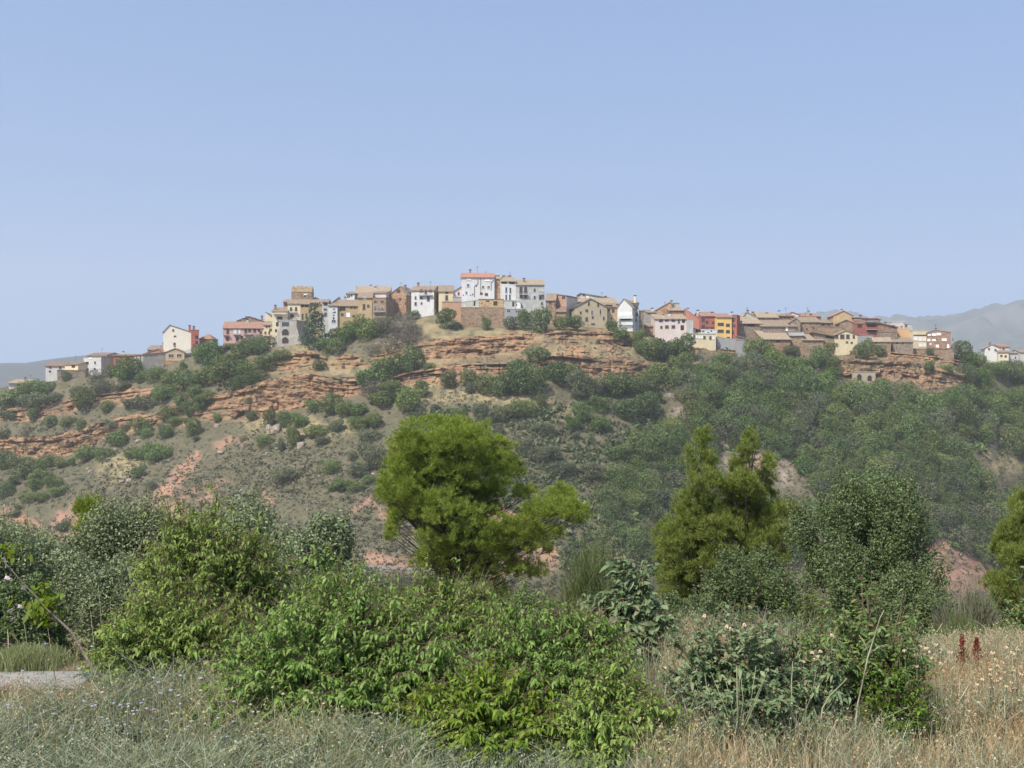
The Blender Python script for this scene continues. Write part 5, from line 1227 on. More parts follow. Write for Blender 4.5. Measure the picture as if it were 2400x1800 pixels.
# --- big leafy dogwoods in the middle
DG = "leafy dogwood bushes in the foreground"
shrub("dogwood_shrub", "tall left dogwood bush with bright drooping leaves, rising highest before the grey olive bushes", "shrub", 480, 9.1, 330, 1172, LF['dog'], 101, 210, 15, 16, .19, ry=.5, group=DG, conical=.35)
shrub("dogwood_shrub", "lower left dogwood bush above the lilac flowered weeds", "shrub", 420, 8.3, 380, 1375, LF['dog'], 102, 200, 15, 16, .18, ry=.55, group=DG)
shrub("dogwood_shrub", "broad central dogwood bush with glossy large leaves, largest of the group", "shrub", 800, 7.1, 590, 1385, LF['dog'], 103, 330, 15, 16, .2, L=.034, W=.0155, ry=.7, group=DG)
shrub("dogwood_shrub", "pale dogwood bush with curling leaves directly below the big pine", "shrub", 1030, 8.8, 330, 1345, LF['dog'], 104, 180, 15, 16, .18, L=.031, W=.0135, ry=.5, group=DG, conical=.4)
shrub("dogwood_shrub", "right dogwood bush with dark hollows beside the dry grass", "shrub", 1300, 6.9, 440, 1430, LF['dog'], 105, 280, 15, 16, .18, L=.031, W=.014, ry=.6, group=DG)
shrub("dogwood_shrub", "yellow green dogwood bush lowest at the bottom edge", "shrub", 1150, 6.45, 420, 1585, LF['dogy'], 106, 190, 15, 16, .14, L=.035, W=.0165, ry=.45, group=DG)
shrub("dogwood_shrub", "reddish tipped dogwood bush behind the broad central one", "shrub", 760, 9.0, 300, 1380, LF['dog'], 107, 150, 14, 16, .18, ry=.5, group=DG)
shrub("dogwood_shrub", "small dogwood bush under the dark grey green sapling", "shrub", 1430, 6.3, 280, 1590, LF['dog'], 108, 140, 14, 16, .13, L=.031, W=.014, ry=.4, group=DG)
shrub("dogwood_shrub", "tallest wispy dogwood shoot group at the left, reaching over the grey bushes", "shrub", 465, 9.3, 140, 1155, LF['dog'], 109, 44, 16, 14, .17, ry=.25, group=DG, conical=.6)
shrub("dogwood_shrub", "second wispy dogwood shoot group just right of the tallest", "shrub", 580, 9.2, 160, 1185, LF['dog'], 110, 48, 16, 14, .17, ry=.25, group=DG, conical=.6)
shrub("dogwood_shrub", "low leafy dogwood bush filling the front of the broad central one", "shrub", 760, 6.9, 420, 1540, LF['dog'], 128, 190, 14, 16, .15, L=.034, W=.0155, ry=.4, group=DG)
# --- saplings and shrubs on the right
shrub("sapling", "upright dark grey green sapling with a pointed top beside the dry grass", "sapling", 1478, 8.7, 190, 1282, LF['sap'], 111, 90, 12, 10, .17, L=.066, W=.03, droop=.35, ry=.32, conical=.72)
shrub("shrub", "dull green shrub with pale upright stems amid the dry grass", "shrub", 1735, 6.7, 310, 1450, LF['pis'], 112, 120, 13, 12, .15, L=.04, W=.018, droop=.3, ry=.5, up=.45)
shrub("shrub", "mid green shrub with feathery leaves behind the bleached forked stalk", "shrub", 2040, 7.0, 250, 1372, LF['ash'], 113, 100, 13, 12, .16, L=.04, W=.015, droop=.4, ry=.45, up=.4, conical=.35)
shrub("shrub", "small bright green bush at the feet of the feathery leaved shrub", "shrub", 2095, 6.6, 170, 1545, LF['lime'], 114, 60, 12, 10, .10, L=.024, W=.014, droop=.2, ry=.3)
shrub("shrub", "loose green shrub between the dull green shrub and the feathery leaved shrub", "shrub", 1895, 6.7, 190, 1500, LF['pis'], 115, 64, 12, 11, .13, L=.04, W=.017, ry=.35, up=.5)
shrub("shrub", "glossy yellow green bush at the back of the dry grass, left of its dark twin", "shrub", 1755, 11.3, 190, 1405, LF['box'], 116, 70, 12, 10, .16, L=.032, W=.02, droop=.2, ry=.5)
shrub("shrub", "dark glossy bush at the back of the dry grass below the holm oak", "shrub", 1885, 11.0, 190, 1395, LF['box'], 117, 70, 12, 10, .16, L=.032, W=.02, droop=.2, ry=.5)
shrub("shrub", "yellow flecked green bush cut by the right edge", "shrub", 2405, 9.6, 130, 1390, LF['ash'], 118, 44, 11, 9, .14, L=.035, W=.02, droop=.2, ry=.4)
shrub("shrub", "small lime green bush left of the red dock stalks", "shrub", 2215, 9.8, 110, 1470, LF['lime'], 119, 36, 10, 9, .12, L=.03, W=.016, droop=.2, ry=.35)
shrub("shrub", "tiny leafy green sprout in the weeds at the bottom left", "shrub", 168, 6.3, 64, 1735, LF['lime'], 120, 22, 8, 8, .05, L=.022, W=.012, droop=.1, ry=.1, conical=.5)
shrub("shrub", "blue grey thistle like plant in the dry grass at the bottom right", "plant", 2250, 6.6, 70, 1730, LF['oliv'], 121, 26, 8, 7, .1, L=.05, W=.015, droop=.1, ry=.15, up=.7)
shrub("shrub", "low green herbs under the dull green shrub", "plant", 1830, 6.5, 200, 1735, LF['ash'], 122, 40, 8, 8, .1, L=.03, W=.013, droop=.2, ry=.25, up=.6)
# --- grey olive bushes on the left
OG = "grey olive green bushes behind the dogwoods"
broadleaf("olive_bush", "dark grey green bush at the left edge with a few pale pink flowers", "bush", 55, 11.0, 350, 1190, LF['oliv'], 131, 100000, 50, .0145, depth=.62, group=OG)
broadleaf("olive_bush", "grey green bush with two rounded peaks, second from left", "bush", 310, 12.6, 350, 1165, LF['oliv'], 132, 90000, 44, .0155, depth=.55, group=OG)
broadleaf("olive_bush", "silvery low bush between the left edge bush and the tall dogwood", "bush", 330, 10.6, 330, 1285, LF['oliv'], 133, 66000, 44, .0135, depth=.5, group=OG)
broadleaf("olive_bush", "broad grey bush rising behind the tall left dogwood", "bush", 590, 13.6, 430, 1155, LF['oliv'], 134, 120000, 50, .0205, depth=.65, group=OG)
broadleaf("olive_bush", "rounded silvery bush ending the row towards the pine", "bush", 745, 12.8, 310, 1195, LF['oliv'], 135, 90000, 44, .018, depth=.6, group=OG)
broadleaf("olive_bush", "low dark bush in the hollow under the rounded silvery bush", "bush", 700, 10.8, 280, 1310, LF['holm'], 136, 46000, 40, .014, depth=.4, group=OG)
broadleaf("olive_bush", "small dark bush with pale blossoms low at the left edge", "bush", 40, 9.7, 260, 1360, LF['holm'], 137, 46000, 40, .013, depth=.3, group=OG)
# --- holm oak and bushes on the right
broadleaf("holm_oak", "large dark holm oak with a broad domed crown on the right", "tree", 2035, 15.2, 385, 1082, LF['holm'], 141, 150000, 90, .0165, depth=.85, trunk=.09, rb=(.13, .29), sprays=700)
broadleaf("holm_oak", "lower lobe of dark oak scrub before the large holm oak's right foot", "bush", 2120, 12.6, 220, 1330, LF['holm'], 142, 56000, 44, .015, depth=.5)
broadleaf("grey_bush", "thin greyish bush in front of the narrow conifers", "bush", 1760, 13.4, 300, 1268, LF['holm'], 143, 60000, 50, .014, depth=.5, rb=(.18, .32), sprays=320)
broadleaf("grey_bush", "grey bush under the thin greyish bush, beside the sapling", "bush", 1655, 12.2, 150, 1375, LF['holm'], 144, 26000, 34, .014, depth=.4)
broadleaf("grey_bush", "small silver grey bush below the pine's lowest branches", "bush", 1290, 12.5, 130, 1415, LF['oliv'], 145, 22000, 30, .014, depth=.4)
broadleaf("grey_bush", "slim grey bush before the red clay bank on the right", "bush", 2240, 13.0, 90, 1390, LF['holm'], 146, 14000, 24, .014, depth=.3)

broadleaf("grey_bush", "rounded grey scrub bush on the slope right of the pine's lower limb", "bush", 1450, 21, 230, 1330, LF['oliv'], 147, 24000, 34, .022, depth=.8)
broadleaf("grey_bush", "dark scrub bush on the slope below the big pine's trunk", "bush", 1240, 19, 220, 1395, LF['holm'], 148, 22000, 34, .021, depth=.7)
broadleaf("grey_bush", "dark scrub bush on the slope at the left foot of the narrow conifers", "bush", 1575, 17, 130, 1380, LF['holm'], 149, 16000, 28, .02, depth=.5)
broadleaf("grey_bush", "grey scrub bush on the slope left of the big pine's foot", "bush", 930, 20, 200, 1395, LF['oliv'], 150, 20000, 30, .022, depth=.7)
broadleaf("grey_bush", "low scrub bush on the slope before the red clay bank", "bush", 2320, 20, 150, 1395, LF['holm'], 156, 16000, 28, .022, depth=.6)
PBARK = surf("dark pine bark", (.045, .035, .028), (.10, .08, .065), 7, .95, .4)
# --- pines: pads of upturned needle tufts on real branches
def pine(name, label, px, Y, pads, leaf, seed, base_py, trunk_px=None, dens=1.0, nl=.085, spread=1.2, nw=.0035, per=7, up=.55, clus=1.0, tallc=1.25):
    rng = np.random.default_rng(seed)
    x0 = (px-1200)/F*Y; zb = min(ztop(base_py, Y), gz(x0, Y))
    base = Vector((x0, Y, zb)); root = empty(name, base); tag(root, label, "tree")
    s = Y/F
    TP, TA = [], []; br = MB()
    tops = min(q[1] for q in pads); hT = ztop(tops+20, Y)-zb
    trunk = [Vector((0, 0, -.3)), Vector((.06, .05, hT*.3)), Vector((-.05, 0, hT*.6)), Vector((.04, .05, hT*.95))]
    br.tube(trunk, [.13*Y/27, .11*Y/27, .07*Y/27, .02], 8)
    for (qx, qy, w, h) in pads:
        for rep in range(3):
            dy = rng.uniform(-spread, spread*.4) if rep == 0 else rng.uniform(-.2, spread)
            f = 1 if rep == 0 else rng.uniform(.6, .85)
            Yp = Y+dy; c = at(qx+(0 if rep == 0 else rng.uniform(-.3, .3)*w), qy+(0 if rep == 0 else rng.uniform(0, .3)*h), Yp)-base
            rx, rz = w/2*s*f*1.12, h/2*s*f*1.15; ry = max(rx*.8, .12)
            k = max(6, int(w*h*f*f/150*dens)); cr = .105*clus
            d0 = rdir(k, rng); d0[:, 2] = np.where(d0[:, 2] < -.5, -d0[:, 2], d0[:, 2])
            lc = d0*(rng.uniform(.35, 1.0, k)**.6)[:, None]*np.array([rx, ry, rz])+np.array(c)
            m_ = 15; j = np.repeat(np.arange(k), m_); d = rdir(k*m_, rng); d[:, 2] = np.where(d[:, 2] < -.2, -d[:, 2], d[:, 2])
            sz_ = rng.uniform(.6, 1.25, k)[j][:, None]
            P = lc[j]+d*np.array([cr, cr, cr*tallc])*sz_*rng.uniform(.25, 1, (k*m_, 1))
            TP.append(P); TA.append(unit(d*.8+.5*d0[j]+np.array([0, 0, up])))
            zt_ = float(np.clip((c.z-rz)*.9, hT*.12, hT*.9)); 
            a = Vector((np.interp(zt_, [0, hT], [.02, .02]), .03, max(zt_-.12*c.length, .1)))
            br.tube([a, a.lerp(c, .5)+Vector((0, 0, -.04*c.length)), c], [.02*Y/27, .012*Y/27, .004], 5)
            for q in lc[:2]: br.tube([a.lerp(c, .7), tuple(q)], [.007, .003], 4)
    P = np.concatenate(TP); A = np.concatenate(TA); n = len(P)
    k = np.repeat(np.arange(n), per); D = unit(A[k]+.5*rng.normal(size=(n*per, 3)))
    L = nl*rng.uniform(.6, 1.2, n*per)[:, None]
    sd = unit(np.cross(D, rdir(n*per, rng)))*nw
    V = np.stack([P[k]-sd, P[k]+sd, P[k]+D*L+sd*.3, P[k]+D*L-sd*.3], 1).reshape(-1, 3)
    obj("needles", np_mesh("needles", V, np.arange(len(V)).reshape(-1, 4), mats=[leaf]), root)
    br.build("trunk", PBARK, root)
    return root
PADS = [(1050,1310,130,60),(1100,1250,140,70),(1150,1330,120,60),(1080,1370,130,60),(1010,1320,60,60),(1180,1260,100,60),(1000,1200,80,70),(1250,1280,80,50),(1000,1150,150,110),(1090,1075,190,120),(980,1090,120,120),(1070,1215,170,70),(1130,1180,120,90),(960,1190,90,110),(1110,1265,150,60),(1030,1060,170,90),(940,1130,80,120),(1290,1200,120,60),(1230,1250,130,50),(1023,1003,165,46),(958,1042,84,70),(1067,1042,112,72),(1120,1020,70,50),(1162,1068,104,80),(1010,1060,90,60),(945,1104,98,80),(1018,1109,78,62),(1080,1128,98,66),(1190,1104,78,56),(1170,1147,72,50),(1130,1100,70,60),
        (900,1158,36,96),(930,1190,50,60),(1026,1177,96,50),(969,1212,38,40),(918,1258,24,42),(925,1225,34,50),(955,1160,60,60),(1311,1169,78,56),(1350,1210,50,64),(1270,1207,96,50),(1232,1160,52,44),(1203,1237,96,50),(1284,1253,80,34),(1121,1237,76,34),(1013,1245,62,42),(1330,1190,60,50),
        (1132,1288,116,56),(1026,1299,68,50),(1232,1342,96,40),(1094,1345,130,56),(1060,1390,90,50),(1150,1390,90,50),(1180,1300,60,40),(1000,1270,50,40)]
pine("pine_tree", "big bright green umbrella crowned pine in the middle with a lower limb reaching right", 1066, 27, PADS, LF['pine'], 151, 1500, dens=1.0)
P2 = [(1600,1250,90,80),(1650,1280,90,80),(1580,1350,70,60),(1640,1400,90,60),(1650,1440,80,50),(1650,1032,30,52),(1640,1085,74,66),(1652,1140,84,62),(1615,1185,74,64),(1660,1190,60,60),(1640,1225,112,80),(1570,1262,64,72),(1600,1300,92,72),(1625,1350,90,62),(1590,1395,74,52),(1560,1300,40,50),(1640,1290,60,60)]
P3 = [(1750,1230,120,80),(1790,1300,100,80),(1730,1340,110,70),(1780,1380,100,70),(1750,1160,80,60),(1755,1045,36,60),(1745,1092,52,72),(1745,1142,62,62),(1715,1152,46,62),(1802,1092,26,50),(1790,1132,46,62),(1792,1182,82,62),(1735,1200,104,72),(1822,1222,72,72),(1692,1252,92,72),(1762,1272,112,72),(1852,1202,30,42),(1692,1312,92,62),(1832,1262,60,62),(1710,1360,70,50)]
pine("conifer", "narrow spired olive green conifer, left one of the pair right of the big pine", 1635, 19.5, P2, LF['pine2'], 152, 1500, dens=1.1, nl=.06, spread=.7, nw=.0028, up=.9, clus=.66, tallc=1.8)
pine("conifer", "double spired olive green conifer beside the holm oak", 1755, 19, P3, LF['pine2'], 153, 1500, dens=1.1, nl=.06, spread=.7, nw=.0028, up=.9, clus=.66, tallc=1.8)
P4 = [(2392,1195,44,80),(2372,1262,70,84),(2400,1240,60,80),(2395,1330,90,92),(2350,1292,44,62),(2370,1400,86,72),(2420,1300,80,90),(2330,1372,50,50),(2410,1420,80,70)]
pine("pine_tree", "dense green pine cut off by the right edge", 2392, 17, P4, LF['pine2'], 154, 1500, dens=1.1, nl=.06, spread=.6, nw=.0028, up=.9, clus=.62, tallc=1.9)
P5 = [(212,1200,60,40),(225,1240,80,50),(205,1290,70,60),(240,1300,80,60)]
pine("conifer", "yellow green young conifer peeking between the grey olive bushes on the left", 222, 15, P5, LF['pine'], 155, 1480, dens=1.2, nl=.055, spread=.5, nw=.003, up=.9, clus=.6, tallc=2)

def broom(name, label, px, Y, wpx, top, leaf, seed, n=2600, ry=.4):
    rng = np.random.default_rng(seed); base = spot(px, Y); h = ztop(top, Y)-base.z; rx = wpx/2*Y/F
    nc_ = max(14, n//160); c = rdir(nc_, rng)*rng.uniform(.3, .8, nc_)[:, None]; c[:, 2] = np.abs(c[:, 2])*.9+.1
    j = rng.integers(0, nc_, n); d = rdir(n, rng); p = (c[j]+d*rng.uniform(.05, .3, n)[:, None])*np.array([rx, ry, h*.92]); p[:, 2] = np.abs(p[:, 2])
    dr = unit(np.array([0, 0, 1.0])+.5*(p/np.array([rx, ry, h]))*np.array([1, 1, 0])+.28*rng.normal(size=(n, 3)))
    L_ = rng.uniform(.06, .2, n)[:, None]*min(1, h); a = p; tip = p+dr*L_
    V, q = rods(a, tip, .0026, .0012)
    root = tag(obj(name, np_mesh(name, V, q, mats=[leaf]), None, base), label, "bush")
    return root
broom("broom_bush", "feathery olive broom between the big pine and the narrow conifers", 1400, 14, 290, 1225, LF['broom'], 161, 16000, .6)
broom("broom_bush", "low yellow green broom under the big pine", 1170, 14.5, 240, 1395, LF['broom'], 162, 9000, .5)
broom("broom_bush", "greyish feathery broom left of the right edge pine", 2265, 11.2, 150, 1340, LF['broomg'], 163, 9000, .4)
broom("broom_bush", "fresh green broom behind the red dock stalks", 2270, 10.4, 160, 1440, LF['broom'], 164, 8000, .4)
broom("broom_bush", "fine grassy broom beside the pale dogwood", 1110, 10, 170, 1345, LF['broom'], 165, 6000, .3)
broom("broom_bush", "short broom tuft at the back of the dry grass beside the sapling", 1610, 10.2, 120, 1420, LF['broom'], 166, 5000, .3)

# --- gravel path, grass, weeds, flowers
xs = np.linspace(-9, -2.8, 40); ys = np.linspace(7.95, 8.36, 14); XX, YY = np.meshgrid(xs, ys)
wob = .07*fbm(XX/.4, YY/.4, 3, 3); YY2 = YY+wob; ZZ = near_z(XX, YY2)+.008
ii = (np.arange(13)[:, None]*40+np.arange(39)[None, :]).ravel()
pgm = surf("pale gravel", (.24, .225, .205), (.34, .32, .29), 18, .95, .3)
tag(obj("path", np_mesh("path", np.stack([XX, YY2, ZZ], -1).reshape(-1, 3), np.stack([ii, ii+1, ii+41, ii+40], -1), smooth=True, mats=[pgm])), kind="structure")

def blades(x, y, h, lean, w, rng, bend=.4):
    n = len(x); z = near_z(x, y)-.01
    a = rng.uniform(0, 6.28, n); l = np.stack([np.cos(a), np.sin(a), 0*a], -1)*(lean*rng.uniform(.2, 1, n)*h)[:, None]
    P = np.stack([x, y, z], -1); M = P+l*bend*.6+np.stack([0*x, 0*x, h*.6], -1); T = P+l+np.stack([0*x, 0*x, h*(1-.25*lean)], -1)
    s = unit(np.cross(T-P, rdir(n, rng)))*(w*rng.uniform(.6, 1.3, n))[:, None]
    V = np.stack([P-s, P+s, M+s*.8, M-s*.8, T+s*.25, T-s*.25], 1).reshape(-1, 3); o = (np.arange(n)*6)[:, None]
    return V, np.concatenate([o+np.array([0, 1, 2, 3]), o+np.array([3, 2, 4, 5])]), T
def region(n, poly, rng, Ymin=5.2, Ymax=9.6):
    """ground points whose place in plan falls inside a polygon (x, y in metres)"""
    xs_ = [p[0] for p in poly]; ys_ = [p[1] for p in poly]
    x = rng.uniform(min(xs_), max(xs_), n*3); y = rng.uniform(min(ys_), max(ys_), n*3)
    k = polymask(poly, x, y); return x[k][:n], y[k][:n]
def grass(name, label, poly, n, h, w, mat, seed, lean=.55, heads=0.0, headmat=None, clump=.6, cat="grass"):
    rng = np.random.default_rng(seed); x, y = region(n, poly, rng)
    k = rng.uniform(size=len(x)) < np.clip(1-clump+clump*1.6*(.5+fbm(x/.35, y/.35, seed, 3)), .03, 1); x, y = x[k], y[k]
    hh = rng.uniform(h[0], h[1], len(x))*(.75+.5*(.5+.5*vnoise(x/.5, y/.5, seed)))
    V, q, T = blades(x, y, hh, lean, w, rng)
    if heads:
        j = rng.uniform(size=len(T)) < heads; Hp = T[j]; m_ = 5
        Hq = np.repeat(Hp, m_, 0)+.018*rng.normal(size=(len(Hp)*m_, 3))*np.array([.5, .5, 1.3])
        V2, q2 = quads_at(Hq, rdir(len(Hq), rng), .007, rng, .5); q = np.concatenate([q, q2+len(V)]); V = np.concatenate([V, V2])
    o = obj(name, np_mesh(name, V, q, mats=[mat])); tag(o, label, cat, kind="stuff"); return o
RIGHT = [(.5, 5.2), (.62, 6.3), (.95, 7.2), (1.05, 9.6), (7.0, 9.8), (7.0, 5.2)]
grass("dry_grass", "dry straw coloured grass covering the ground on the right", RIGHT, 115000, (.08, .28), .0015, LF['dry'], 171, .42, .12)
grass("dry_grass", "rusty dry grass patches at the far right", [(2.6, 5.4), (2.4, 8.2), (4.4, 8.4), (4.4, 5.4)], 9000, (.12, .26), .0015, LF['dryo'], 172, .5, .1, clump=.95)
grass("green_weeds", "fine green weeds among the dry grass on the right", RIGHT, 46000, (.10, .36), .0018, LF['weed'], 173, .6, .12, clump=.93)
LEFT = [(-5.5, 5.2), (-5.0, 6.3), (-2.4, 6.9), (-1.75, 7.3), (-1.0, 6.6), (-.5, 6.0), (-.3, 5.2)]
grass("meadow_weeds", "tangled grey green weeds covering the bottom left corner", LEFT, 32000, (.12, .42), .0018, LF['weed'], 174, .8, .2, clump=.6)
grass("green_weeds", "greener leafy weeds in patches through the bottom left corner", LEFT, 12000, (.12, .36), .0026, LF['gras'], 179, .6, .05, clump=.97)
grass("dry_grass", "bleached straw mixed through the grey green weeds at bottom left", LEFT, 5000, (.2, .45), .0015, LF['dry'], 178, .6, .1, clump=.97)
grass("dry_grass", "orange dry grass along the near edge of the gravel path", [(-6, 6.2), (-6, 7.75), (-2.2, 7.75), (-2.4, 6.2)], 44000, (.06, .21), .002, LF['dryo'], 175, .6, .05)
grass("meadow_weeds", "weeds and straw under the dogwood bushes", [(-2.2, 7.6), (-1.9, 9.6), (1.6, 9.8), (1.0, 7.2), (-.5, 7.2)], 9000, (.08, .25), .002, LF['weed'], 176, .7, .1)
grass("meadow_weeds", "weeds at the bottom edge in front of the yellow green dogwood", [(-.45, 5.2), (.62, 5.2), (.7, 6.4), (-.45, 6.1)], 7000, (.06, .2), .002, LF['weed'], 180, .7, .1)
grass("rough_grass", "rough pale grass on the slope dropping away behind the bushes", [(-10, 9.4), (-22, 40), (22, 40), (9, 9.4)], 120000, (.12, .4), .006, LF['dry'], 177, .6, 0, clump=.8)
HB = "silvery wild herbs in the weedy corner"
SIL = leafmat("silvery herb leaves", (.13, .165, .085), (.32, .36, .235), (.5, .5, .4), trans=.22, gloss=.03, objvar=.12)
protos = [shrub("wild_herb", "bushy silvery wild herb among the weeds at the bottom left", "herb", 300+60*i, 6.9, 120, 1640, SIL, 300+i, 30, 9, 12, .12, L=.03, W=.011, droop=.2, ry=.16, up=1.1, group=HB, stem=GTWIG) for i in range(3)]
hr = np.random.default_rng(44)
for i in range(46):
    hx, hy = float(hr.uniform(-2.9, -.25)), float(hr.uniform(5.6, 8.3))
    if not polymask(LEFT, np.array([hx]), np.array([hy]))[0]: continue
    src = protos[i % 3]; c = src.copy(); COL.objects.link(c); c.location = (hx, hy, gz(hx, hy)-.02); c.rotation_euler = (0, 0, float(hr.uniform(0, 6.28)))
    sc_ = float(hr.uniform(.7, 1.25)); c.scale = (sc_, sc_, sc_*float(hr.uniform(.8, 1.25)))
    for ch in src.children:
        k = ch.copy(); COL.objects.link(k); k.parent = c
# scrub over the falling ground between the bushes and the valley floor
rng = np.random.default_rng(200); n_ = 5200
sy = 13+rng.uniform(0, 1, n_)**1.6*300; sx = rng.uniform(-.62, .62, n_)*sy
ok_ = rng.uniform(size=n_) < np.clip(.65+1.3*fbm(sx/14, sy/14, 5, 3), .05, 1); sx, sy = sx[ok_], sy[ok_]
C_ = np.stack([sx, sy, near_z(sx, sy)], -1); r_ = rng.uniform(.25, .75, len(sx))*np.clip(sy/40, .35, 1.6); pr = 34
D_ = rdir(len(sx)*pr, rng); D_[:, 2] = np.abs(D_[:, 2])*.9
P_s = np.repeat(C_, pr, 0)+D_*(np.repeat(r_, pr)*rng.uniform(.4, 1, len(D_)))[:, None]
V_, Q_ = quads_at(P_s, unit(D_+.8*rng.normal(size=D_.shape)), np.repeat(r_, pr)*.2, rng, .5)
tag(obj("slope_scrub", np_mesh("slope_scrub", V_, Q_, mats=[sm2])), "grey green low scrub on the ground falling away behind the bushes", "scrub", kind="stuff")
rng = np.random.default_rng(181)
def tuft(name, label, px, Y, wpx, top, mat, n, seed):
    rng = np.random.default_rng(seed); b = spot(px, Y); rx = wpx/2*Y/F; x = b.x+rx*rng.normal(size=n)*.45; y = b.y+rng.normal(size=n)*.12
    h = (ztop(top, Y)-b.z)*rng.uniform(.5, 1.05, n)*np.exp(-((x-b.x)/rx)**2*.5); V, q, T = blades(x, y, h, .5, .0018, rng); V = V-np.tile(np.array(b), (len(V), 1))
    return tag(obj(name, np_mesh(name, V, q, mats=[mat]), None, b), label, "grass tuft")
tuft("grass_tuft", "dense pale green grass tuft beyond the gravel path at the left edge", 60, 8.62, 200, 1512, LF['gras'], 5000, 182)
tuft("grass_tuft", "tall blue green grass tuft beside the red dock stalks", 2330, 8.6, 160, 1520, LF['weed'], 1600, 183)
tuft("grass_tuft", "thin blue green grass tuft left of the red dock stalks", 2190, 8.7, 150, 1510, LF['weed'], 1400, 184)
tuft("grass_tuft", "pale tuft of bleached stalks at the bottom right edge of the shrubs", 2140, 6.35, 60, 1760, PALE, 120, 185)

def flower_mesh(name, petal, seed, h, hr, leafm, dome=False):
    rng = np.random.default_rng(seed)
    P0 = np.array([[0, 0, 0], [.012, .004, h*.5]]); P1 = np.array([[.012, .004, h*.5], [.02, 0, h]])
    V, q = rods(P0, P1, .0018, .0014); nst = len(q)
    k = 26; d = rdir(k, rng); d[:, 2] = np.abs(d[:, 2])*(.8 if dome else .35)
    c = np.array([.02, 0, h]); V2, q2 = quads_at(c+d*hr*rng.uniform(.4, 1, k)[:, None]*np.array([1, 1, .8]), unit(d*.5+np.array([0, 0, .8])+.3*rng.normal(size=(k, 3))), hr*.5, rng, .6)
    me = np_mesh(name, np.concatenate([V, V2]), np.concatenate([q, q2+len(V)]), mats=[leafm, petal])
    mi = np.zeros(nst+k, np.int32); mi[nst:] = 1; me.polygons.foreach_set("material_index", mi); return me
CREAM = leafmat("cream papery petals", (.46, .36, .22), (.66, .54, .36), trans=.2, gloss=.03, objvar=0)
LILAC = leafmat("lilac petals", (.40, .40, .52), (.58, .57, .68), trans=.3, gloss=.03, objvar=0)
PINKP = leafmat("pale pink petals", (.68, .55, .6), (.8, .72, .74), trans=.3, gloss=.03, objvar=0)
YEL = leafmat("yellow petals", (.65, .42, .03), (.75, .52, .05), trans=.3, gloss=.03, objvar=0)
STRAWC = leafmat("straw seed heads", (.55, .48, .3), (.7, .62, .42), trans=.25, gloss=.03, objvar=0)
def flowers(name, me, pts, label, group, h):
    for (px, py, Y) in pts:
        p = at(px, py, Y); g = gz(p.x, Y); hh = max(p.z-g, .08)
        o = obj(name, me, None, (p.x, Y, g)); o.scale = (1, 1, hh/h); o.rotation_euler = (0, 0, random.uniform(0, 6))
        o.scale = (1, 1, hh/h); tag(o, label, "flower", group)
FC = flower_mesh("cream_flower", CREAM, 1, .3, .013, GTWIG, True)
cl = [(2165,1517),(2185,1512),(2130,1527),(2155,1535),(2170,1522),(2200,1538),(2210,1530),(2220,1530),(2183,1530),(2160,1540),(2195,1545),(2205,1555),(2213,1525),(2140,1562),(2205,1572),(2225,1565)]
cl += [(1925,1527),(1907,1530),(1928,1540),(1905,1545),(1890,1553),(1712,1470),(1748,1466),(1755,1472),(1790,1536),(1800,1537),(1788,1550),(1565,1567),(1660,1446),(1711,1475),(1950,1490)]
cl += [(2365,1520),(2375,1517),(2390,1527),(2370,1530),(2320,1532),(2330,1546),(2340,1560),(2345,1575),(2365,1565),(2376,1570),(2385,1562),(2318,1580),(2328,1588),(2340,1582),(2355,1592),(2368,1612),(2330,1600),(2310,1610),(2300,1605),(2295,1622),(2312,1632),(2335,1612),(2350,1620),(2362,1608),(2340,1640),(2320,1643),(2300,1645),(2275,1645),(2265,1667),(2390,1640),(2380,1600),(2392,1580),(2358,1555),(2300,1635),(2345,1655),(2382,1535),(2325,1572),(2308,1592),(2352,1540),(2338,1598)]
flowers("cream_flower", FC, [(a, b, float(np.clip(1.62*F/(b-760+120*random.random()), 6.6, 8.8))) for a, b in cl], "cream papery flower head on a thin stalk in the dry grass on the right", "cream everlasting flowers in the dry grass", .3)
FLL = flower_mesh("lilac_flower", LILAC, 2, .3, .0095, GTWIG)
rl = np.random.default_rng(190); ll = [(103,1508),(207,1516),(190,1565),(60,1570),(470,1592),(415,1585),(380,1600),(225,1655),(222,1652),(318,1663),(315,1668),(360,1665),(130,1623),(30,1655),(200,1640),(250,1680),(400,1620),(420,1632),(375,1622),(460,1690),(415,1752),(90,1700),(120,1675),(290,1746),(205,1765),(300,1715),(352,1590),(500,1660),(540,1690),(285,1700),(680,1738),(690,1748),(600,1722)]
ll += [(float(rl.uniform(10, 560)), float(rl.uniform(1640, 1785))) for _ in range(40)]
flowers("lilac_flower", FLL, [(a, b, float(np.clip(1.7*F/(b-800+60*random.random()), 6.0, 8.0))) for a, b in ll], "small lilac flower on a wiry stem in the weeds at the bottom left", "lilac flowers in the weeds", .3)
FCS = flower_mesh("seed_head", STRAWC, 3, .3, .0075, GTWIG, True)
ll = [(float(rl.uniform(200, 900)), float(rl.uniform(1610, 1790))) for _ in range(60)]
flowers("seed_head", FCS, [(a, b, float(np.clip(1.7*F/(b-800+60*random.random()), 5.9, 7.4))) for a, b in ll], "pale straw seed head on a thin stem among the weeds along the dogwoods", "pale seed heads in the weeds", .3)
FPK = flower_mesh("pink_flower", PINKP, 4, .05, .02, GTWIG)
for (a, b, Y) in [(31,1291,10.3),(10,1375,9.2),(12,1362,9.25),(64,1389,9.2),(37,1430,9.2),(45,1460,9.2),(20,1318,9.6),(33,1442,9.2)]:
    p = at(a, b, Y); o = obj("pink_flower", FPK, None, p); o.rotation_euler = (.9, 0, random.random()*6); tag(o, "pale pink blossom on the dark bush at the left edge", "flower", "pale blossoms on the left edge bush")
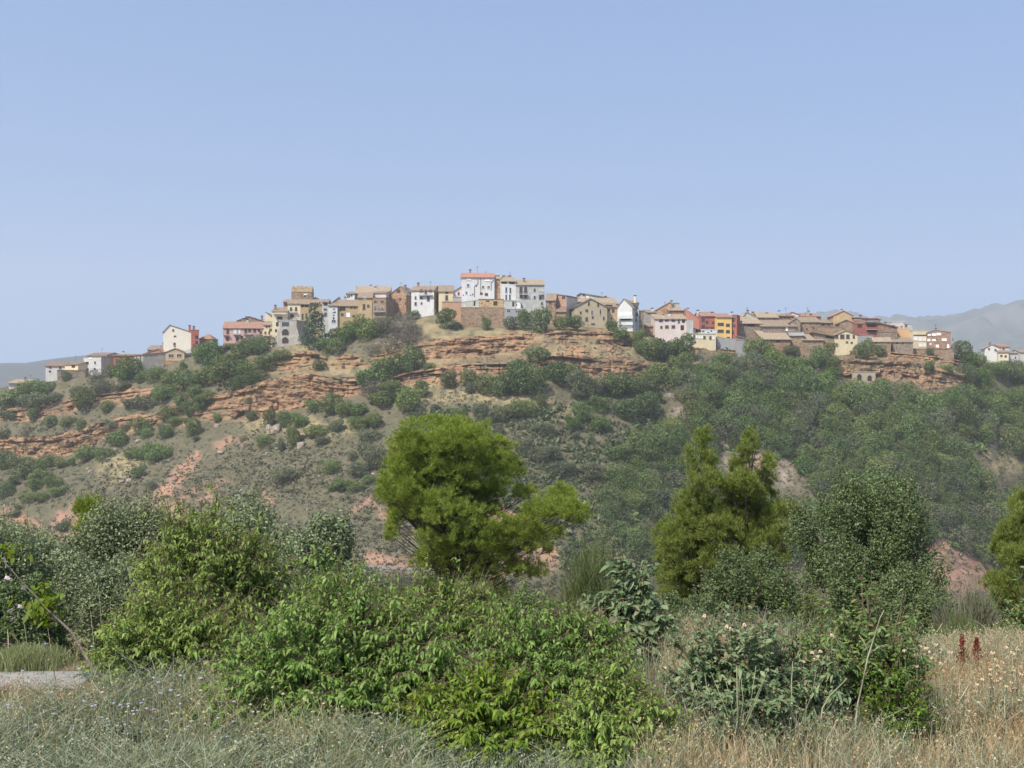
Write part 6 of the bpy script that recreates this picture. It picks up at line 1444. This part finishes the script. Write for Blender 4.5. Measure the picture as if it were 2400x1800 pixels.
FYL = flower_mesh("yellow_flower", YEL, 5, .3, .014, GTWIG)
flowers("yellow_flower", FYL, [(1224,1492,7.2),(1287,1519,6.9),(1243,1545,6.8),(1262,1532,6.9)], "small yellow flower on a thin green stalk above the right dogwood bush", "yellow flowers above the dogwoods", .3)

STRAWM = surf("dry grass stalk", (.26, .23, .15), (.38, .34, .23), 10, .8)
def stalks(name, label, cat, lines, Y, r, m, parts=None):
    """bare stems through pixel points, one body"""
    p0 = at(lines[0][0][0], lines[0][0][1], Y); g = Vector((p0.x, Y, gz(p0.x, Y)))
    mb = MB(); rr = random.Random(len(label))
    for i, ln in enumerate(lines):
        pts = [at(a, b, Y+.03*rr.uniform(-1, 1)*k)-g for k, (a, b) in enumerate(ln)]
        mb.tube(pts, [r*(1-.6*k/max(len(pts)-1, 1))*(1 if i == 0 else .6) for k in range(len(pts))], 6)
    return tag(mb.build(name, m, None, True, g), label, cat)
stalks("dry_stalk", "bleached forked stalk standing before the feathery leaved shrub", "stalk", [[(2003,1745),(2006,1690),(2010,1650),(2024,1590),(2034,1540),(2050,1490),(2062,1450),(2072,1430)],[(2037,1532),(2025,1505),(2013,1488)],[(2040,1530),(2062,1515),(2085,1509)],[(2026,1583),(2034,1575)]], 6.35, .0055, STRAWM)
stalks("dry_stalk", "thin pale stalk bending right, left of the forked stalk", "stalk", [[(1918,1790),(1921,1720),(1928,1660),(1945,1630),(1968,1608),(1985,1590)],[(1922,1700),(1908,1660)]], 6.2, .006, GTWIG)
stalks("dry_stalk", "fan of thin pale stems rising through the dull green shrub", "stalk", [[(1730,1725),(1728,1640),(1727,1560)],[(1732,1725),(1742,1640),(1735,1575)],[(1735,1725),(1765,1650),(1800,1570)],[(1728,1725),(1712,1640),(1700,1590)],[(1724,1725),(1700,1660),(1668,1580)],[(1736,1725),(1752,1690),(1790,1600)],[(1720,1730),(1660,1640),(1652,1580)],[(1734,1725),(1758,1660),(1772,1560)],[(1732,1725),(1731,1660),(1733,1570)]], 6.15, .005, GTWIG)
stalks("dry_stalk", "tall single pale stem right of the dull green shrub", "stalk", [[(1853,1745),(1855,1680),(1855,1600),(1858,1550)],[(1850,1770),(1880,1690),(1905,1620),(1912,1575)]], 6.2, .0045, GTWIG)
stalks("dry_stalk", "leaning pale stalk in the dry grass with a bent tip", "stalk", [[(2138,1770),(2150,1740),(2172,1705),(2186,1690)],[(2250,1640),(2262,1620),(2275,1597)]], 6.5, .005, PALE)
for k, (px_, py0, py1, Y) in enumerate([(231,1372,1500,8.0),(212,1432,1530,7.8),(112,1472,1545,7.8),(258,1410,1510,8.2),(54,1446,1520,8.0),(85,1470,1530,8.0),(280,1440,1520,8.1)]):
    stalks("grass_stalk", ["tallest dry grass stalk with a seed head before the silvery low bush", "slanting dry stalk left of the tallest grass stalk", "leaning bleached stalk above the pale grass tuft", "thin straight stalk beside the lower left dogwood", "fine upright stalk near the left edge", "short upright stalk left of the leaning bleached one", "pair partner stalk nearest the lower left dogwood"][k], "stalk", [[(px_+18, py1+50), (px_+8, py1-20), (px_, py0)]], Y, .0022, STRAWM)

def dock(name, label, px, py0, py1, Y, seed):
    rng = np.random.default_rng(seed); g = at(px, py1+40, Y); g.z = gz(g.x, Y); top = ztop(py0, Y)-g.z; n = 240
    root = empty(name, g); tag(root, label, "plant")
    mb = MB(); mb.tube([(0, 0, 0), (.01, 0, top*.5), (0, 0, top)], [.006, .005, .002], 6); mb.build("stem", DOCKM, root)
    z = rng.uniform(.35, 1, n)*top; a = rng.uniform(0, 6.28, n); r = .028*rng.uniform(.2, 1, n)*(1.15-z/top)*2.2
    P = np.stack([r*np.cos(a), r*np.sin(a), z+.25*r], -1); V, q = quads_at(P, rdir(n, rng), .009, rng, .7)
    obj("seeds", np_mesh("seeds", V, q, mats=[DOCKS]), root)
DOCKM = surf("red brown stem", (.16, .05, .03), (.24, .08, .05), 10, .8)
DOCKS = leafmat("red brown dock seeds", (.13, .028, .018), (.27, .065, .04), trans=.15, gloss=.04, objvar=0)
dock("dock_plant", "red brown dock seed stalk, taller of the two at right", 2255, 1488, 1590, 8.3, 1)
dock("dock_plant", "slimmer red brown dock seed stalk right of the taller one", 2289, 1494, 1575, 8.3, 2)
dock("dock_plant", "orange red dock seed stalk beside the dark sapling", 1608, 1456, 1530, 9.0, 3)
dock("dock_plant", "short rusty dock seed stalk before the dark glossy bush", 1829, 1460, 1520, 9.2, 4)

# leaning dead sapling on the left with a few yellowish leaves left
Y = 8.0; pts = [(5,1312),(40,1350),(78,1392),(112,1430),(140,1455),(168,1482),(188,1515),(205,1545),(222,1575),(242,1606)]
g = at(242, 1606, Y); g.z = gz(g.x, Y)
root = empty("leaning_sapling", g); tag(root, "half dead sapling leaning left across the weeds with a few yellowish lobed leaves", "sapling")
mb = MB(); P_ = [at(a, b, Y-.02*i)-g for i, (a, b) in enumerate(pts)][::-1]; P_ = [Vector((0, 0, -.05))]+P_
mb.tube(P_, [.013]+list(np.linspace(.012, .003, len(P_)-1)), 7)
for (a, b), (c, d) in [((140,1455),(118,1462)), ((140,1455),(112,1448)), ((112,1430),(130,1400)), ((40,1350),(20,1372)), ((112,1430),(150,1410)), ((168,1482),(200,1440))]:
    mb.tube([at(a, b, Y)-g, at(c, d, Y-.05)-g], [.004, .002], 5)
mb.build("stem", BARK, root, True)
rng = np.random.default_rng(9); CP = []
for (a, b, r, n_) in [(100,1425,30,70),(125,1405,18,26),(95,1372,16,18),(20,1290,26,30),(118,1452,14,16),(88,1440,18,24)]:
    c = np.array(at(a, b, Y)-g); CP.append(c+rng.normal(size=(n_, 3))*r*Y/F*np.array([.6, .6, .5]))
CP = np.concatenate(CP); V, q, t_ = leaf_arrays(CP, rdir(len(CP), rng)+np.array([0, 0, -.2]), rdir(len(CP), rng)*.5+np.array([0, 0, 1]), .05, .03, .4)
obj("leaves", np_mesh("leaves", V, q, t_, mats=[LF['dogy']]), root)
# a few bushes on the valley bank by the track
for (px, py, w, h, k, lb) in [(915,1392,64,40,'o',"wide grey green bush on the bank under the valley track"),(962,1402,46,44,'d',"dark round bush on the bank under the valley track"),(880,1370,40,26,'g',"small mid green bush at the track's near edge"),(1000,1375,40,34,'d',"dark bush where the track meets the big pine")]:
    o = put(px, py, w, h, k, CM[k][1])
    if o: o["label"] = lb; o["group"] = "bushes by the valley track"
# the valley track
mb = MB(); prev = None
for px in range(690, 1130, 10):
    py = float(np.interp(px, [690, 870, 1000, 1130], [1321, 1328, 1337, 1344])); e0, e1 = on_hill(px, py-3), on_hill(px, py+4)
    if e0 is None or e1 is None: prev = None; continue
    cur = (e0+Vector((0, 0, .12)), e1+Vector((0, 0, .12)))
    if prev: mb.add([prev[1], cur[1], cur[0], prev[0]], [(0, 1, 2, 3)])
    prev = cur
tag(mb.build("track", surf("grey track surface", (.15, .14, .12), (.21, .195, .17), 1.2, .95)), kind="structure")
